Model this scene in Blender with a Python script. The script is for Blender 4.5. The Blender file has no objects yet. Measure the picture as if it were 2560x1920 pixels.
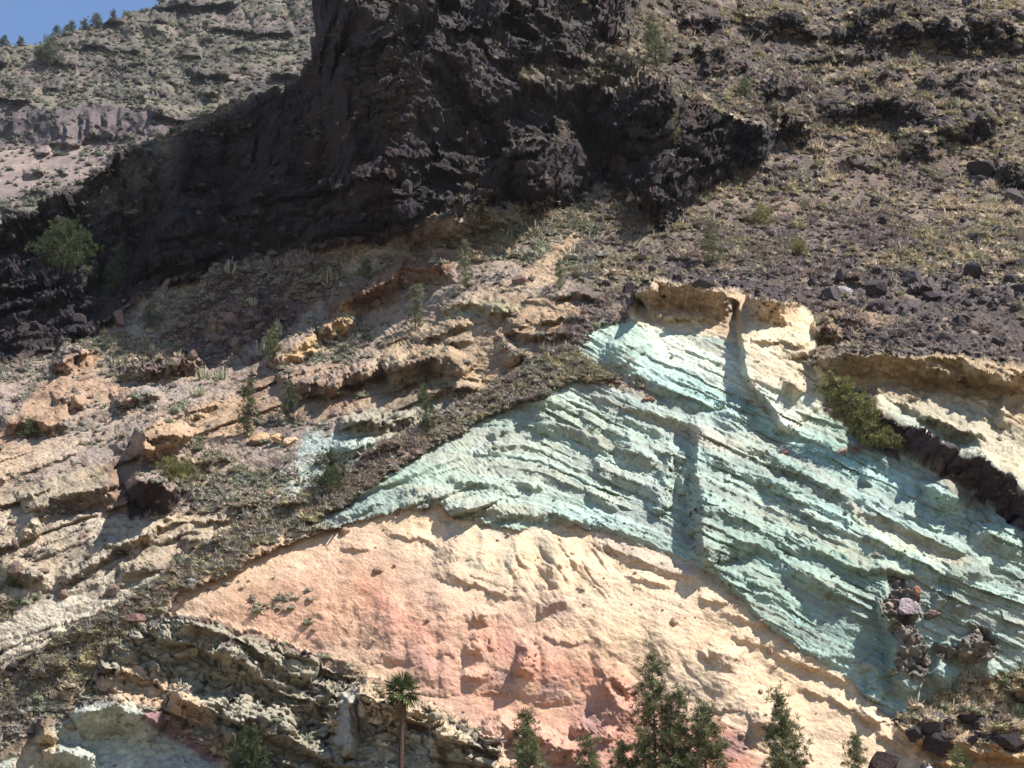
import bpy, bmesh, math, random
import numpy as np
from mathutils import Vector, Matrix

# ------------------------------------------------------------------ camera, sky, sun, exposure
SC = bpy.context.scene
COL = SC.collection
PITCH = math.radians(20.0)
HFOV = math.radians(30.0)
CAM = np.array([0.0, 0.0, 1.7])
cd = bpy.data.cameras.new('camera'); cam = bpy.data.objects.new('camera', cd); COL.objects.link(cam)
cam.location = CAM; cam.rotation_euler = (math.pi/2 + PITCH, 0, 0)
cd.sensor_fit = 'HORIZONTAL'; cd.angle = HFOV; cd.clip_end = 20000; cd.clip_start = 0.5
SC.camera = cam

SUN = Vector((0.54, -0.22, 0.80)).normalized()          # direction towards the sun
sun_el = math.asin(SUN.z); sun_az = math.atan2(SUN.x, SUN.y)
W = bpy.data.worlds.new('World'); SC.world = W; W.use_nodes = True
nt = W.node_tree; bg = nt.nodes['Background']
sky = nt.nodes.new('ShaderNodeTexSky'); sky.sky_type = 'NISHITA'; sky.sun_disc = False
sky.sun_elevation = sun_el; sky.sun_rotation = sun_az; sky.altitude = 600; sky.air_density = 1.0; sky.dust_density = 0.0; sky.ozone_density = 4.0
nt.links.new(sky.outputs[0], bg.inputs[0]); bg.inputs[1].default_value = 0.095
sd = bpy.data.lights.new('sun', 'SUN'); sd.energy = 5.0; sd.angle = math.radians(0.5); sd.color = (1.0, 0.965, 0.925)
so = bpy.data.objects.new('sun', sd); COL.objects.link(so); so.rotation_euler = SUN.to_track_quat('Z', 'Y').to_euler(); so.location = (200, 100, 400)
SC.view_settings.view_transform = 'Standard'; SC.view_settings.look = 'None'
SC.view_settings.exposure = 1.06; SC.view_settings.gamma = 1.0
SC.cycles.max_bounces = 5; SC.cycles.diffuse_bounces = 2; SC.cycles.glossy_bounces = 1; SC.cycles.use_denoising = True

# ------------------------------------------------------------------ helpers
FP = 1280/math.tan(HFOV/2)
SP, CP = math.sin(PITCH), math.cos(PITCH)
RNG = np.random.default_rng(7)

def world(u, v, D):
    """point at photo direction (u,v) and axial depth D"""
    X = (u-1280)/FP; Y = (960-v)/FP
    return np.stack([D*X, D*(CP - Y*SP), D*(SP + Y*CP) + 1.7], -1)

TAB = RNG.random((64, 256, 256)).astype(np.float32)
def vn(p, q, seed=0):
    """value noise 0..1 with cell 1"""
    T = TAB[seed % 64]
    p0 = np.floor(p); q0 = np.floor(q); fp = p-p0; fq = q-q0
    p0 = p0.astype(np.int64) & 255; q0 = q0.astype(np.int64) & 255; p1 = (p0+1) & 255; q1 = (q0+1) & 255
    fp = fp*fp*(3-2*fp); fq = fq*fq*(3-2*fq)
    return (T[p0, q0]*(1-fp)+T[p1, q0]*fp)*(1-fq) + (T[p0, q1]*(1-fp)+T[p1, q1]*fp)*fq
def fbm(p, q, seed=0, o=4, gain=.5):
    s = 0; a = 1; n = 0
    for i in range(o):
        c, d = math.cos(.6*i), math.sin(.6*i)
        s = s + a*(vn((p*c-q*d)*2**i+17.3*i, (p*d+q*c)*2**i+9.1*i, seed+i)-.5); n += a; a *= gain
    return s/n*2
def ridged(p, q, seed=0, o=4, gain=.55):
    s = 0; a = 1; n = 0
    for i in range(o):
        c, d = math.cos(.7*i), math.sin(.7*i)
        s = s + a*(1-np.abs(2*vn((p*c-q*d)*2**i+11.7*i, (p*d+q*c)*2**i+5.3*i, seed+i)-1)); n += a; a *= gain
    return s/n
def smooth(x, a, b):
    t = np.clip((x-a)/(b-a), 0, 1); return t*t*(3-2*t)
def lin(c):
    c = np.asarray(c, float)/255; return np.where(c <= .04045, c/12.92, ((c+.055)/1.055)**2.4)
ALB = 0.66
def alb(c):
    a = lin(c)*ALB; return a*.86+.14*(a@np.array([.25, .65, .10]))

# ------------------------------------------------------------------ the main hill: a sheet of points, one per direction, each with its own depth
ST = 3.0
us = np.arange(-200, 2761, ST); vs = np.arange(-190, 2101, ST)
U, V = np.meshgrid(us, vs)
H, Wd = U.shape
CU = np.array([-200, 200, 600, 1000, 1400, 1800, 2200, 2760.])
CV = np.array([-190, 160, 480, 800, 1120, 1440, 1760, 2100.])
BASE = np.array([
 [300, 275, 250, 226, 258, 312, 330, 338],
 [280, 268, 243, 219, 236, 264, 277, 284],
 [254, 248, 231, 213, 222, 228, 235, 240],
 [226, 223, 214, 200, 185, 182, 184, 186],
 [187, 184, 179, 170, 168, 166, 166, 167],
 [161, 160, 157, 154, 153, 153, 153, 154],
 [150, 149, 147, 145, 145, 145, 147, 149],
 [136, 136, 136, 135, 135, 135, 136, 137.]])
def spline_w(x, knots):
    """natural-ish cubic weights (Catmull-Rom on uneven knots)"""
    n = len(knots); Wm = np.zeros((len(x), n))
    i = np.clip(np.searchsorted(knots, x)-1, 0, n-2)
    h = knots[i+1]-knots[i]; t = np.clip((x-knots[i])/h, 0, 1)
    h00 = 2*t**3-3*t**2+1; h10 = t**3-2*t**2+t; h01 = -2*t**3+3*t**2; h11 = t**3-t**2
    r = np.arange(len(x))
    Wm[r, i] += h00; Wm[r, i+1] += h01
    for (k, hh) in ((i, h10), (i+1, h11)):
        a = np.clip(k-1, 0, n-1); b = np.clip(k+1, 0, n-1); d = (knots[b]-knots[a])
        Wm[r, b] += hh*h/d; Wm[r, a] -= hh*h/d
    return Wm
D = spline_w(vs, CV) @ BASE @ spline_w(us, CU).T
RATE = -np.gradient(D, axis=0)/ST                             # how fast the slope runs back, metres per photo pixel
MPP = D/FP                                                   # metres per photo pixel

# ragged-edge warp shared by every traced line
WU = U + 9*fbm(U/46, V/46, 1, 3) + 6*fbm(U/11, V/11, 5, 3, .7)
WV = V + 9*fbm(U/46, V/46, 9, 3) + 6*fbm(U/11, V/11, 13, 3, .7)

def box(pts, m):
    p = np.asarray(pts, float)
    i0 = np.searchsorted(us, p[:, 0].min()-m); i1 = np.searchsorted(us, p[:, 0].max()+m)
    j0 = np.searchsorted(vs, p[:, 1].min()-m); j1 = np.searchsorted(vs, p[:, 1].max()+m)
    return slice(j0, j1), slice(i0, i1)
def linedist(pts, x, y):
    """signed distance (positive on the right-hand side = below a line drawn left to right), arc position, total length"""
    p = np.asarray(pts, float); best = np.full(x.shape, 1e9); sg = np.zeros(x.shape); arc = np.zeros(x.shape); L = 0
    for a, b in zip(p[:-1], p[1:]):
        d = b-a; l = math.hypot(*d)
        tt = ((x-a[0])*d[0]+(y-a[1])*d[1])/(l*l); t = np.clip(tt, 0, 1)
        dx = x-a[0]-t*d[0]; dy = y-a[1]-t*d[1]; dd = np.hypot(dx, dy)
        m = dd < best-1e-9
        best = np.where(m, dd, best); sg = np.where(m, np.sign(d[0]*(y-a[1])-d[1]*(x-a[0])), sg); arc = np.where(m, L+t*l, arc)
        L += l
    return best*np.where(sg == 0, 1, sg), arc, L
BOOST = True
def band(h, up, dn, pts, taper=None, rec=0.0, warp=1.0):
    """a ledge: rock stands out by h metres along the line, falls back over 'up' px behind it and over 'dn' px below it (the shaded face)"""
    global D
    s = box(pts, max(up, dn)*1.05+14)
    x = U[s]+(WU[s]-U[s])*warp; y = V[s]+(WV[s]-V[s])*warp
    d, a, L = linedist(pts, x, y)
    tp = taper if taper else min(40, L*.3); t1, t2 = tp if isinstance(tp, tuple) else (tp, tp)
    e = np.clip(np.minimum(a/t1, (L-a)/t2), 0, 1); e = np.sqrt(e)
    # points that lie past the ends fade too
    pr = np.where(d < 0, np.clip(1-np.abs(d/up)**1.3, 0, 1), np.clip(1-d/dn, 0, 1))
    rc = np.where(d > 0, np.clip(d/(dn*.9), 0, 1)*np.clip(1-(d-dn*.9)/(dn*.8+1), 0, 1), 0)*rec
    run = np.diff(np.asarray(pts, float), axis=0); hz = abs(run[:, 0]).sum()/(np.hypot(run[:, 0], run[:, 1]).sum()+1e-9)
    hh = h*(.42+.68*(1-hz)) + 1.2*hz*np.clip(RATE[s], 0, .3)*min(dn, 100) if BOOST else h
    cell = np.floor(a/34+h*13.7+.6*(d/40)); cv = TAB[21][cell.astype(np.int64) & 255, int(L) & 255]; c2_ = TAB[22][np.floor(a/13+h*5.1).astype(np.int64) & 255, int(L) & 255]
    if BOOST: hh = hh*np.where(np.isin(own[s], (2, 3)) & (hz > .6), .62, 1.0)
    if BOOST and up <= 55: hh = hh*((.62+.5*cv+.16*c2_) if dn < 48 else (.88+.16*cv))
    D[s] -= e*(hh*pr - rc)
def polymask(pts, soft, s=None, warp=1.0, edge=None):
    p = np.asarray(pts, float); s = s or box(pts, soft+14)
    x = U[s]+(WU[s]-U[s])*warp; y = V[s]+(WV[s]-V[s])*warp
    ins = np.zeros(x.shape, bool); best = np.full(x.shape, 1e9)
    for a, b in zip(p, np.roll(p, -1, 0)):
        d = b-a; l2 = d@d
        t = np.clip(((x-a[0])*d[0]+(y-a[1])*d[1])/l2, 0, 1)
        best = np.minimum(best, np.hypot(x-a[0]-t*d[0], y-a[1]-t*d[1]))
        c = (a[1] > y) != (b[1] > y)
        with np.errstate(all='ignore'): xi = (b[0]-a[0])*(y-a[1])/(b[1]-a[1]+1e-12)+a[0]
        ins ^= c & (x < xi)
    sd_ = np.where(ins, best, -best)
    return smooth(sd_, -soft, soft), s
def recess(h, pts, soft=5):
    m, s = polymask(pts, soft); D[s] += h*m
def bump(h, cu, cv, ru, rv, ang=0.0, p=1.5):
    r = max(ru, rv)*1.1; s = box([(cu-r, cv-r), (cu+r, cv+r)], 2)
    x = WU[s]-cu; y = WV[s]-cv; c, d = math.cos(ang), math.sin(ang)
    q = ((x*c+y*d)/ru)**2+((-x*d+y*c)/rv)**2
    D[s] -= h*np.clip(1-q, 0, 1)**p

# ---- colour, roughness, plant cover and owner of each place
OWN_NAMES = ['scrub_hillside', 'dark_cliff', 'green_cliff', 'ochre_hillside', 'cream_cliff', 'outcrop_hillside', 'grey_cliff', 'basalt_cliff', 'layered_bank_hill']
own = np.zeros(U.shape, np.int8)
col = np.zeros(U.shape+(3,)); col[:] = alb((104, 93, 88))
rough = np.full(U.shape, 0.45); shrub = np.full(U.shape, 1.0); rock = np.where((V > 760) & (U < 1500), .2, .6); strata = np.zeros(U.shape)
def paint(pts, c=None, soft=10, amt=1.0, o=None, ro=None, sh=None, rk=None, stt=None, mot=0):
    m, s = polymask(pts, soft); k = m*amt
    if mot: k = k*smooth(m*1.1+.9*fbm((U[s]+.5*V[s])/60, (V[s]-.45*U[s])/22, 31, 4, .6)+.25*fbm(U[s]/14, V[s]/30, 36, 2), .15, .75)
    if c is not None: col[s] = col[s]*(1-k[..., None])+alb(c)*k[..., None]
    for arr, val in ((rough, ro), (shrub, sh), (rock, rk), (strata, stt)):
        if val is not None: arr[s] = arr[s]*(1-k)+val*k
    if o is not None: own[s] = np.where(m > .5, o, own[s])
def r4(a, b, c, d): return [(a, b), (c, b), (c, d), (a, d)]

# scrub slopes: broad tints
paint([(1500, 380), (1900, 380), (2760, 330), (2760, 560), (2100, 560), (1700, 640), (1450, 620)], (126, 108, 94), 60)
paint([(1880, 450), (2160, 420), (2760, 480), (2760, 720), (2300, 720), (2000, 640)], (124, 106, 97), 50, .8, rk=1.5)
paint([(1900, 620), (2760, 560), (2760, 900), (2100, 880), (2000, 760)], (98, 85, 80), 40, .8, rk=2.0)
paint([(1540, 0), (2760, -190), (2760, 300), (1750, 330), (1550, 200)], (96, 84, 76), 60, .8)
# dark massif; its dark tone also paints its cast shadow on the ground left
paint([(700, -200), (805, 70), (780, 155), (640, 245), (540, 300), (470, 340), (300, 420), (210, 480), (120, 510), (-220, 620), (-220, 960), (0, 930), (60, 900), (190, 850), (330, 770), (450, 700), (560, 655), (700, 640), (900, 625), (980, 590), (1060, 545), (1150, 520), (1400, 490), (1560, 455), (1630, 520), (1700, 510), (1900, 400), (1960, 340), (1800, 300), (1690, 260), (1650, 200), (1560, 170), (1500, 100), (1600, 40), (1500, -200)],
      (60, 53, 57), 18, 1, 1, ro=.9, sh=.12, rk=.25)
paint([(1250, 60), (1640, 0), (1700, 200), (1500, 260), (1330, 260)], (108, 96, 82), 40, .6, sh=.9)
paint([(780, 40), (860, 60), (900, 350), (880, 560), (800, 560), (760, 300)], (78, 60, 54), 40, .6)
paint([(1480, 240), (1560, 250), (1560, 440), (1480, 440)], (104, 70, 50), 30, .5)
paint([(900, -100), (1500, -100), (1560, 180), (1400, 240), (1150, 340), (960, 330), (900, 150)], (86, 78, 76), 50, .8, sh=.35)  # upper ledges: sunlight on them painted as a lighter tone
paint([(1280, 360), (1420, 365), (1420, 440), (1350, 480), (1290, 450)], (122, 104, 102), 14, .8)
paint([(1060, 600), (1120, 520), (1250, 400), (1330, 310), (1450, 320), (1430, 370), (1300, 370), (1200, 460), (1110, 570)], (124, 116, 92), 12, .8, sh=2.5)
paint([(1290, 170), (1420, 150), (1600, 60), (1650, 190), (1560, 225), (1400, 215), (1290, 245)], (134, 120, 100), 16, .8, sh=2.0)
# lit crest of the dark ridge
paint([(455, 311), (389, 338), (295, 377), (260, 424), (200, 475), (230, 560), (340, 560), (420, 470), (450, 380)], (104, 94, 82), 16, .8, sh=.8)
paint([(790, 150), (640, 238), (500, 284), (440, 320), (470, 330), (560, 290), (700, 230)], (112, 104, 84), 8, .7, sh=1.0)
# left middle slopes
paint([(-220, 960), (0, 930), (190, 850), (450, 700), (700, 640), (980, 600), (1150, 540), (1480, 520), (1440, 800), (1200, 1020), (860, 1200), (560, 1330), (330, 1480), (-220, 1800)], (176, 154, 136), 20, .9, 5, ro=.38, sh=2.4, rk=.18)
paint([(560, 650), (700, 640), (850, 660), (880, 720), (780, 760), (700, 850), (500, 930), (400, 940), (300, 930), (430, 820)], (104, 82, 84), 20, .9, ro=.9, rk=.8)
paint([(1180, 520), (1480, 500), (1640, 560), (1620, 700), (1500, 760), (1440, 690), (1250, 640)], (138, 126, 100), 30, .8, o=0)
ochres = [
 ([(0, 1075), (60, 1010), (155, 900), (240, 872), (280, 900), (240, 935), (330, 970), (330, 1008), (210, 1015), (130, 1070), (0, 1130), (-220, 1180), (-220, 1110)], (214, 168, 126)),
 ([(-220, 1200), (0, 1130), (100, 1105), (214, 1099), (210, 1120), (110, 1165), (0, 1205), (-220, 1270)], (228, 192, 152)),
 ([(-220, 1290), (60, 1210), (190, 1175), (290, 1150), (300, 1200), (150, 1260), (0, 1300)], (206, 180, 140)),
 ([(310, 1110), (360, 1068), (440, 1035), (540, 995), (640, 980), (640, 1100), (560, 1120), (480, 1105), (430, 1130), (340, 1150)], (222, 178, 130)),
 ([(600, 960), (700, 930), (860, 900), (940, 900), (930, 1010), (800, 1060), (650, 1050)], (200, 160, 124)),
 ([(270, 1160), (330, 1110), (352, 1130), (352, 1230), (330, 1260), (270, 1290)], (190, 150, 115)),
 ([(800, 780), (860, 720), (960, 660), (1030, 630), (1140, 640), (1130, 680), (1010, 700), (900, 760), (830, 810)], (176, 130, 92)),
 ([(700, 900), (740, 860), (840, 800), (860, 760), (895, 790), (860, 840), (780, 890), (730, 915)], (232, 186, 118)),
 ([(1440, 570), (1468, 600), (1420, 650), (1400, 712), (1330, 725), (1210, 735), (1130, 760), (1290, 690), (1360, 640)], (226, 186, 138)),
 ([(1110, 760), (1250, 735), (1400, 740), (1470, 790), (1440, 850), (1360, 870), (1250, 850), (1130, 810)], (204, 166, 122)),
 ([(950, 860), (1100, 790), (1230, 800), (1260, 860), (1300, 920), (1230, 985), (1050, 1000), (870, 1030), (900, 950)], (214, 178, 134)),
 ([(850, 1040), (1000, 1000), (1160, 975), (1150, 1030), (1040, 1090), (940, 1160), (850, 1160)], (208, 192, 158)),
 ([(-220, 1340), (0, 1280), (150, 1285), (330, 1290), (560, 1280), (640, 1310), (500, 1370), (330, 1430), (160, 1460), (-220, 1560)], (226, 198, 158)),
 ([(-220, 1640), (0, 1555), (80, 1520), (200, 1455), (310, 1425), (420, 1430), (350, 1500), (290, 1540), (220, 1590), (110, 1625), (50, 1660), (-220, 1770)], (244, 220, 182)),
]
for p, c in ochres: paint(p, tuple(.78*x+.10*(sum(c)/3) for x in c), 12, .95, 5, ro=.24, sh=.10, rk=.08, stt=.8)
paint([(950, 925), (1068, 890), (1125, 895), (1178, 930), (1120, 985), (960, 1030), (940, 990)], (150, 128, 98), 8, .8, sh=0)  # cliff face under the slab: its shade painted as a darker tone
paint([(758, 1087), (860, 1080), (945, 1100), (940, 1165), (860, 1200), (800, 1220), (760, 1240), (720, 1250)], (184, 198, 182), 14, .85, sh=.3)
paint([(690, 1180), (760, 1170), (720, 1240), (660, 1240)], (172, 186, 170), 14, .7)
paint([(1120, 770), (1250, 745), (1320, 770), (1200, 790), (1100, 800)], (160, 160, 126), 12, .6)
# scrub belt on the front rib's crest
BELT = [(-220, 1780), (0, 1690), (200, 1570), (330, 1490), (560, 1330), (800, 1215), (1000, 1085), (1200, 985), (1330, 900), (1450, 790), (1500, 740), (1560, 720), (1480, 830), (1460, 900), (1560, 960), (1440, 950), (1330, 1000), (1200, 1050), (1000, 1165), (850, 1270), (700, 1350), (560, 1430), (420, 1500), (350, 1560), (200, 1700), (0, 1800), (-220, 1900)]
paint(BELT, (128, 108, 94), 12, .95, 0, ro=.3, sh=6.0, rk=.05)
paint([(560, 1330), (800, 1260), (860, 1290), (700, 1370), (520, 1460), (380, 1540), (330, 1540), (420, 1440)], (214, 178, 134), 14, .85, sh=.5)
# big ochre fan
OCH = [(850, 1318), (1000, 1280), (1090, 1262), (1150, 1300), (1300, 1330), (1400, 1310), (1480, 1330), (1620, 1365), (1730, 1405), (1810, 1460), (1850, 1500), (1930, 1580), (2050, 1655), (2120, 1690), (2160, 1740), (2240, 1810), (2330, 1890), (2360, 2110), (1100, 2110), (1150, 1950), (1250, 1850), (1140, 1800), (1000, 1725), (900, 1680), (800, 1640), (640, 1580), (520, 1540), (420, 1530), (440, 1490), (560, 1440), (700, 1370)]
paint(OCH, (230, 196, 156), 8, 1, 3, ro=.12, sh=.006, rk=.06, stt=.08)
paint([(700, 1400), (900, 1340), (1020, 1400), (1180, 1500), (1340, 1500), (1420, 1560), (1560, 1660), (1700, 1790), (1860, 1850), (1900, 2110), (1250, 2110), (1250, 1850), (1000, 1720), (700, 1600), (520, 1530)], (222, 172, 138), 80, .85)
paint([(900, 1440), (960, 1470), (1070, 1550), (1130, 1600), (1080, 1620), (950, 1560), (900, 1500)], (212, 142, 112), 60, .85, mot=1)
paint([(1180, 1570), (1260, 1560), (1420, 1640), (1560, 1690), (1590, 1740), (1450, 1740), (1300, 1700), (1180, 1640)], (212, 146, 116), 60, .85, mot=1)
paint([(1560, 1690), (1680, 1780), (1830, 1850), (1880, 1960), (1400, 1960), (1350, 1850), (1440, 1760)], (208, 148, 124), 50, .8, mot=1)
paint([(1780, 1780), (1850, 1830), (1900, 1920), (1820, 1960), (1760, 1850)], (202, 128, 110), 30, .7, mot=1)
paint([(980, 1600), (1100, 1640), (1200, 1720), (1100, 1700), (980, 1640)], (196, 158, 142), 20, .7)
paint([(640, 1480), (760, 1450), (860, 1560), (800, 1620), (640, 1570), (520, 1520)], (226, 166, 132), 30, .6)
for p in ([(1095, 1285), (1150, 1310), (1200, 1400), (1230, 1440), (1170, 1420), (1130, 1350)], [(1230, 1310), (1270, 1320), (1290, 1400), (1270, 1450), (1250, 1430), (1260, 1380)], [(1330, 1320), (1370, 1330), (1390, 1420), (1370, 1440), (1345, 1380)], [(1180, 1300), (1260, 1300), (1240, 1340), (1190, 1350)]):
    paint(p, (196, 190, 164), 12, .6, mot=1)
paint([(1480, 1335), (1640, 1375), (1790, 1430), (1800, 1470), (1640, 1420), (1500, 1380)], (196, 180, 160), 12, .8)
for p in (r4(1225, 1675, 1290, 1740), r4(1355, 1700, 1410, 1745), r4(1370, 1490, 1420, 1540), r4(1450, 1780, 1500, 1840), r4(1810, 1840, 1870, 1890)):
    paint(p, (150, 124, 122), 16, .6, ro=.4)
paint([(430, 1500), (560, 1450), (680, 1440), (800, 1490), (790, 1560), (640, 1540), (520, 1560)], (196, 158, 126), 25, .6, sh=.9)
paint([(900, 1500), (1000, 1520), (1120, 1600), (1240, 1700), (1420, 1770), (1500, 1900), (1300, 1900), (1150, 1790), (1000, 1690)], (216, 160, 132), 60, .7, mot=1)
# green rock face
GRN = [(740, 1320), (850, 1268), (1000, 1165), (1200, 1050), (1330, 1000), (1440, 950), (1555, 960), (1460, 900), (1450, 860), (1490, 815), (1600, 800), (1760, 825), (1860, 870), (1890, 990), (2060, 1040), (2150, 1095), (2200, 1130), (2250, 1150), (2250, 1125), (2330, 1174), (2400, 1210), (2480, 1268), (2560, 1328), (2760, 1470), (2760, 1700), (2560, 1690), (2480, 1700), (2400, 1730), (2330, 1740), (2280, 1790), (2220, 1790), (2160, 1740), (2120, 1690), (2050, 1655), (1930, 1580), (1850, 1500), (1810, 1460), (1730, 1405), (1620, 1365), (1480, 1330), (1400, 1310), (1300, 1330), (1150, 1300), (1090, 1262), (1000, 1280), (850, 1318)]
paint(GRN, (168, 182, 165), 6, 1, 2, ro=.18, sh=.008, rk=.04, stt=.78)
paint([(1450, 860), (1500, 815), (1640, 850), (1760, 960), (1900, 1040), (2000, 1090), (2200, 1140), (2400, 1260), (2330, 1300), (2150, 1230), (1900, 1100), (1700, 1030), (1560, 960)], (166, 190, 173), 25, .7)
paint([(1780, 1270), (2000, 1360), (2200, 1420), (2300, 1560), (2260, 1700), (2100, 1640), (1930, 1560), (1790, 1430)], (150, 172, 155), 30, .8)
paint([(1330, 1060), (1480, 1100), (1640, 1190), (1660, 1300), (1500, 1290), (1300, 1230), (1180, 1190)], (178, 190, 173), 40, .7)
paint([(1000, 1180), (1200, 1090), (1280, 1150), (1200, 1230), (1080, 1240)], (190, 198, 180), 25, .7)
paint([(1470, 985), (1730, 1060), (1900, 1130), (2150, 1280), (2080, 1250), (1850, 1145), (1650, 1070)], (196, 190, 156), 12, .5)
paint([(2090, 1220), (2160, 1280), (2260, 1320), (2420, 1400), (2400, 1420), (2240, 1370), (2150, 1310)], (214, 202, 164), 10, .6)
paint([(1440, 900), (1530, 935), (1640, 985), (1600, 990), (1500, 955), (1420, 940)], (160, 118, 98), 12, .8, sh=.8)
paint([(1860, 1080), (1960, 1110), (2080, 1190), (2120, 1240), (2050, 1190), (1930, 1120)], (176, 150, 132), 12, .5)
paint([(2080, 1130), (2110, 1120), (2160, 1115), (2150, 1140), (2090, 1140)], (160, 100, 82), 8, .8)
# cream buttress, brown cap
BUT = [(1560, 790), (1600, 730), (1640, 700), (1830, 730), (1990, 757), (2035, 790), (2030, 890), (2075, 950), (2050, 1035), (1960, 1085), (1880, 1000), (1860, 880), (1800, 845), (1700, 835), (1600, 820)]
paint(BUT, (226, 202, 162), 7, 1, 4, ro=.3, sh=.03, rk=.03, stt=.6)
paint([(1600, 820), (1700, 835), (1860, 880), (1890, 1000), (1800, 960), (1650, 900)], (230, 226, 196), 20, .9)
paint([(1900, 960), (2050, 1000), (2050, 1040), (1960, 1090), (1890, 1010)], (204, 214, 192), 14, .8)
paint([(1590, 735), (1640, 700), (1850, 735), (1995, 760), (1995, 805), (1880, 792), (1860, 850), (1790, 830), (1700, 790), (1640, 790)], (190, 156, 120), 10, .8)
# right shelves, cream slab, dike
paint([(2034, 885), (2205, 888), (2341, 892), (2478, 903), (2760, 960), (2760, 1130), (2510, 1070), (2500, 990), (2430, 1000), (2350, 985), (2268, 1000), (2180, 985), (2090, 960)], (190, 164, 126), 7, 1, 4, ro=.4, sh=.03, rk=.05, stt=.7)
paint([(2040, 780), (2190, 765), (2240, 800), (2160, 860), (2040, 880)], (166, 136, 100), 14, .7, ro=.4, sh=.6)
paint([(2170, 985), (2290, 1000), (2350, 985), (2430, 1000), (2500, 990), (2515, 1060), (2760, 1150), (2760, 1420), (2640, 1330), (2540, 1215), (2460, 1140), (2400, 1130), (2300, 1080), (2200, 1020)], (206, 188, 152), 7, 1, 4, ro=.4, sh=.02, rk=.04, stt=.6)
paint([(2200, 1020), (2264, 1018), (2361, 1070), (2420, 1085), (2470, 1150), (2600, 1230), (2600, 1290), (2500, 1200), (2360, 1120), (2280, 1070)], (178, 186, 164), 10, .7)
DIKE = [(2150, 990), (2200, 1030), (2275, 1068), (2361, 1125), (2458, 1150), (2528, 1200), (2570, 1240), (2760, 1370), (2760, 1470), (2560, 1330), (2480, 1270), (2400, 1212), (2330, 1176), (2250, 1125), (2220, 1080)]
paint(DIKE, (92, 76, 78), 6, 1, 7, ro=1.0, sh=.15, rk=.5)
paint([(2300, 1150), (2400, 1180), (2470, 1260), (2480, 1320), (2400, 1250)], (132, 112, 86), 12, .7)
paint([(1630, 690), (1720, 655), (1860, 680), (2000, 740), (2040, 775), (1990, 758), (1850, 733), (1640, 702)], (84, 74, 74), 8, .8, rk=5, sh=.3, ro=.45)
paint([(2030, 690), (2120, 640), (2330, 670), (2470, 660), (2540, 740), (2300, 770), (2080, 745)], (98, 86, 84), 25, .7, rk=2.6, ro=.6)
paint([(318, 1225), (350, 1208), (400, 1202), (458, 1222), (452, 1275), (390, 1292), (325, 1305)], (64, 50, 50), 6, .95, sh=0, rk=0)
# debris tongues on the green face
DEBRIS = ([(2221, 1428), (2260, 1432), (2275, 1470), (2295, 1500), (2300, 1545), (2285, 1575), (2310, 1625), (2318, 1690), (2300, 1705), (2255, 1690), (2232, 1660), (2245, 1600), (2225, 1560), (2205, 1505), (2225, 1480)], [(2425, 1553), (2475, 1570), (2495, 1605), (2475, 1660), (2420, 1675), (2395, 1650), (2340, 1655), (2335, 1615), (2410, 1610)])
for p in DEBRIS:
    paint(p, (128, 114, 102), 8, .9, ro=1.0, rk=5.0)
# lower right scrub pocket and layered bank
paint([(2260, 1800), (2330, 1745), (2400, 1715), (2480, 1690), (2760, 1640), (2760, 1880), (2520, 1850), (2400, 1850), (2300, 1830)], (186, 156, 112), 8, 1, 0, ro=.5, sh=1.4, rk=.5)
paint([(2230, 1800), (2290, 1825), (2330, 1850), (2480, 1860), (2570, 1850), (2760, 1840), (2760, 2110), (2340, 2110), (2335, 1890)], (198, 160, 112), 6, 1, 8, ro=.16, sh=.04, rk=.05, stt=.5)
# grey rough cliff at lower left, green-white bank below it
GRY = [(330, 1590), (420, 1545), (560, 1565), (700, 1625), (860, 1685), (1000, 1740), (1140, 1810), (1250, 1860), (1200, 2110), (540, 2110), (560, 1850), (470, 1760), (400, 1700), (300, 1670), (200, 1720)]
paint(GRY, (182, 172, 146), 8, 1, 6, ro=.9, sh=.1, rk=.15, stt=.5)
paint([(200, 1720), (330, 1660), (470, 1720), (540, 1800), (560, 1880), (600, 1960), (500, 1960), (430, 1840), (330, 1780)], (216, 184, 148), 10, .9, 6, ro=.6)
paint([(880, 1690), (1000, 1740), (1140, 1810), (1200, 1850), (1060, 1840), (920, 1790)], (222, 190, 146), 10, .8)
paint([(850, 1720), (900, 1700), (900, 1900), (860, 1920), (830, 1850)], (200, 190, 172), 10, .9, ro=.3)
paint([(900, 1840), (1080, 1830), (1100, 1960), (900, 1960)], (208, 204, 186), 10, .9)
paint([(100, 1830), (190, 1770), (330, 1760), (400, 1800), (440, 1830), (540, 1900), (600, 1980), (600, 2110), (-220, 2110), (-220, 1950), (60, 1870)], (196, 200, 182), 8, 1, 6, ro=.3, sh=.05, rk=.1, stt=.3)
paint([(370, 1775), (440, 1815), (535, 1880), (560, 1905), (540, 1912), (470, 1870), (400, 1835), (355, 1800)], (158, 116, 122), 7, .9)
paint([(40, 1880), (110, 1810), (150, 1850), (120, 1920), (100, 2000), (20, 2000)], (222, 196, 150), 10, .8)
paint([(-220, 1850), (0, 1760), (120, 1740), (200, 1720), (190, 1780), (100, 1830), (40, 1890), (-220, 1990)], (140, 120, 98), 10, .9, 0, sh=1.5)

# ---- traced relief -------------------------------------------------
# the front rib: its crest stands before the gully behind it
band(7, 420, 6, [(-220, 1700), (0, 1640), (250, 1520), (420, 1425), (600, 1310), (800, 1210), (1000, 1090), (1200, 985), (1340, 895), (1450, 785), (1560, 715)][::-1], 300)
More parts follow.
